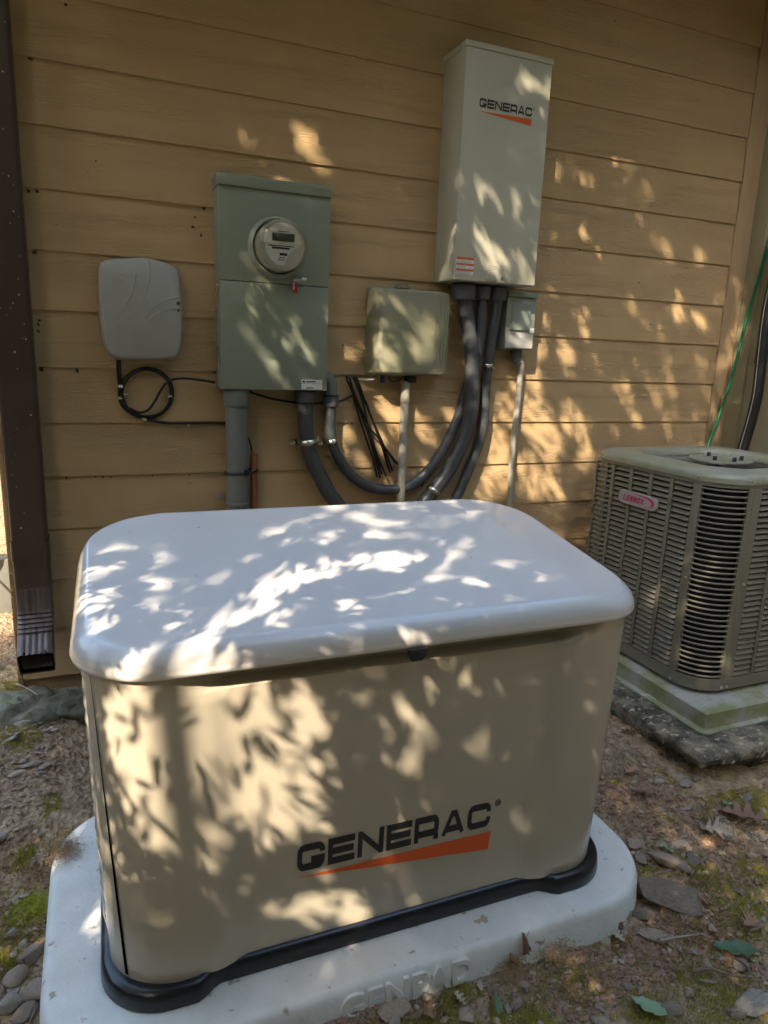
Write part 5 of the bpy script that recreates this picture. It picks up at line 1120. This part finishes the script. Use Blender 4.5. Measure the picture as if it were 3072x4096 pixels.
def canopy(n, dist, spread, Ls, Ws, amin, amax, bmin, bmax, kill, keep, seed, near=False):
    """leaves in a slab square to the sunlight, dist metres up the light from the middle of the yard"""
    r = np.random.default_rng(seed); a = r.uniform(amin, amax, n); b = r.uniform(bmin, bmax, n); s0 = np.array((.9, -.8, 1.0)) @ sd
    P = a[:, None]*e1+b[:, None]*e2+(s0-dist-r.uniform(0, spread, n))[:, None]*sd
    O = openness(P); q = r.uniform(0, 1, n)
    if near:
        T = np.clip((O-.26)/.46, 0, 1); T = T*T*(3-2*T); m_ = (O > .06) & (q < kill+(1-kill)*(1-T)**keep)
    else:                       # no big leaf may reach into a gap of the crown
        O2 = np.max([openness(P+dx*e1+dy*e2) for dx in (-Ls*.42, 0, Ls*.42) for dy in (-Ls*.42, 0, Ls*.42)], 0); m_ = O2 < kill
    P = P[m_]; n = len(P)
    h = np.floor((P @ e1)*7)*12.9898+np.floor((P @ e2)*7)*78.233; g3 = np.stack([np.sin(h)*43758.5 % 1, np.sin(h+1.7)*24634.6 % 1, np.sin(h+4.1)*9631.4 % 1], 1)-.5   # sprays share a direction
    u = r.normal(size=(n, 3))*.30+g3*2.0+np.array((.2, .0, -.35)); u -= (u @ sd)[:, None]*sd*.7; u /= np.linalg.norm(u, axis=1)[:, None]; w = np.cross(u, r.normal(size=(n, 3))*.6+sd*-1.6); w /= np.linalg.norm(w, axis=1)[:, None]
    L_ = r.uniform(.6, 1.25, n)[:, None]*Ls; W_ = r.uniform(.6, 1.25, n)[:, None]*Ws
    V = np.stack([P-u*L_*.5, P-u*L_*.15-w*W_*.5, P+u*L_*.2-w*W_*.42, P+u*L_*.5, P+u*L_*.2+w*W_*.42, P-u*L_*.15+w*W_*.5], 1); i = np.arange(n)[:, None]*6
    F = np.concatenate([i+[[0, 1, 5]], i+[[1, 2, 4]], i+[[1, 4, 5]], i+[[2, 3, 4]]]); return V.reshape(-1, 3), F
cs = np.array([(x, y, z) for x in (-.7, 2.9) for y in (-1.9, .02) for z in (0, 2.9)]); A0, A1 = (cs @ e1).min()-.1, (cs @ e1).max()+.1; B0, B1 = (cs @ e2).min()-.1, (cs @ e2).max()+.1
tree = thing('shade_tree', 'leafy broad crowned tree arching over the yard behind the viewer', 'tree', (-6.9, -4.9, .1))
trunkP = [Vector((-6.9, -4.9, -.2)), Vector((-6.8, -4.8, 1.2)), Vector((-6.7, -4.75, 2.6)), Vector((-6.6, -4.6, 4.2)), Vector((-6.5, -4.5, 6.0))]
link('trunk', tube(trunkP, lambda t: .22*(1-.6*t), 12, 6), tree, m=M_bark)
r_ = random.Random(4)
for k in range(9):
    s = trunkP[3].lerp(trunkP[4], r_.random()) if k % 2 else trunkP[2].lerp(trunkP[3], r_.random()); e = Vector((r_.uniform(-4.2, -1.2), r_.uniform(-5.6, -2.9), r_.uniform(4.2, 6.5)))
    mid = s.lerp(e, .5)+Vector((0, 0, .45)); link('branch', tube([s, mid, e], lambda t: .035*(1-.85*t)+.003, 6, 5), tree, m=M_bark)
sap = thing('sapling', 'slender bare trunked sapling behind the viewer', 'tree', (-2.05, -3.58, .1))
link('trunk', tube([Vector((-2.03, -3.60, -.1)), Vector((-2.04, -3.58, 1.5)), Vector((-2.07, -3.56, 3.0)), Vector((-2.10, -3.53, 4.3)), Vector((-2.12, -3.5, 5.4))], lambda t: .034*(1-.5*t), 8, 5), sap, m=M_bark)
for k in range(7):
    z = 2.9+.33*k; q = Vector((-2.07, -3.55, z)); d = Vector((r_.uniform(-1, 1), r_.uniform(-1, 1), r_.uniform(.2, .9))).normalized()*r_.uniform(.3, .6)
    link('branch', tube([q, q+d*.5+Vector((0, 0, .03)), q+d], lambda t: .008*(1-.8*t), 5, 4), sap, m=M_bark)
Vs, Fs, off = [], [], 0
for (n, D_, sp, Ls, Ws, kill, keep, seed, near) in ((5200, 6.2, 1.6, .30, .20, .07, 0, 1, False), (22000, 4.9, .9, .12, .075, .13, 0, 2, False), (40000, 4.3, .6, .055, .032, .22, 0, 4, False), (260000, 1.75, .8, .052, .0115, .085, 1.0, 3, True), (60000, 2.9, .6, .07, .022, .03, 1.0, 5, True), (2600, 1.9, .6, .18, .005, .3, 1, 6, True)):
    v, f = canopy(n, D_, sp, Ls, Ws, A0, A1, B0, B1, kill, keep, seed, near); Vs.append(v); Fs.append(f+off); off += len(v)
cr = link('crown', npmesh(np.concatenate(Vs), np.concatenate(Fs)), tree, m=M_leaf); cr['kind'] = 'stuff'
# ------------------------------------------------------------------ woodland closing the yard behind the viewer
def woods(seed, n):
    r = np.random.default_rng(seed); az = r.uniform(95, 355, n); rad = r.uniform(7.0, 10.5, n)
    d = np.abs((az-225+180) % 360-180)                        # the side the sun shines from is lower
    top = np.where(az < 190, 20, np.where(d < 28, 25, np.where(d < 48, 25+(d-28)*1.25, 50)))+6*np.sin(az*.21)+4*np.sin(az*.53+1)
    el = np.radians(r.uniform(-6, 1, n)*0+r.uniform(0, 1, n)**.9*(top+7)-7); a = np.radians(az)
    P = np.stack([.6+rad*np.cos(a), -1.0+rad*np.sin(a), .9+rad*np.tan(el)], 1)
    u = r.normal(size=(n, 3)); u /= np.linalg.norm(u, axis=1)[:, None]; w = np.cross(u, r.normal(size=(n, 3))); w /= np.linalg.norm(w, axis=1)[:, None]
    L_ = r.uniform(.20, .5, n)[:, None]; V = np.stack([P-u*L_, P-w*L_*.5, P+u*L_, P+w*L_*.5], 1).reshape(-1, 3); i = np.arange(n)[:, None]*4
    return V, i+[[0, 1, 2, 3]]
v, f = woods(8, 26000)
wd = setp(link('woodland', npmesh(v, f), m=M_leaf), 'dense green woodland round the yard', None, kind='stuff')
#@@END
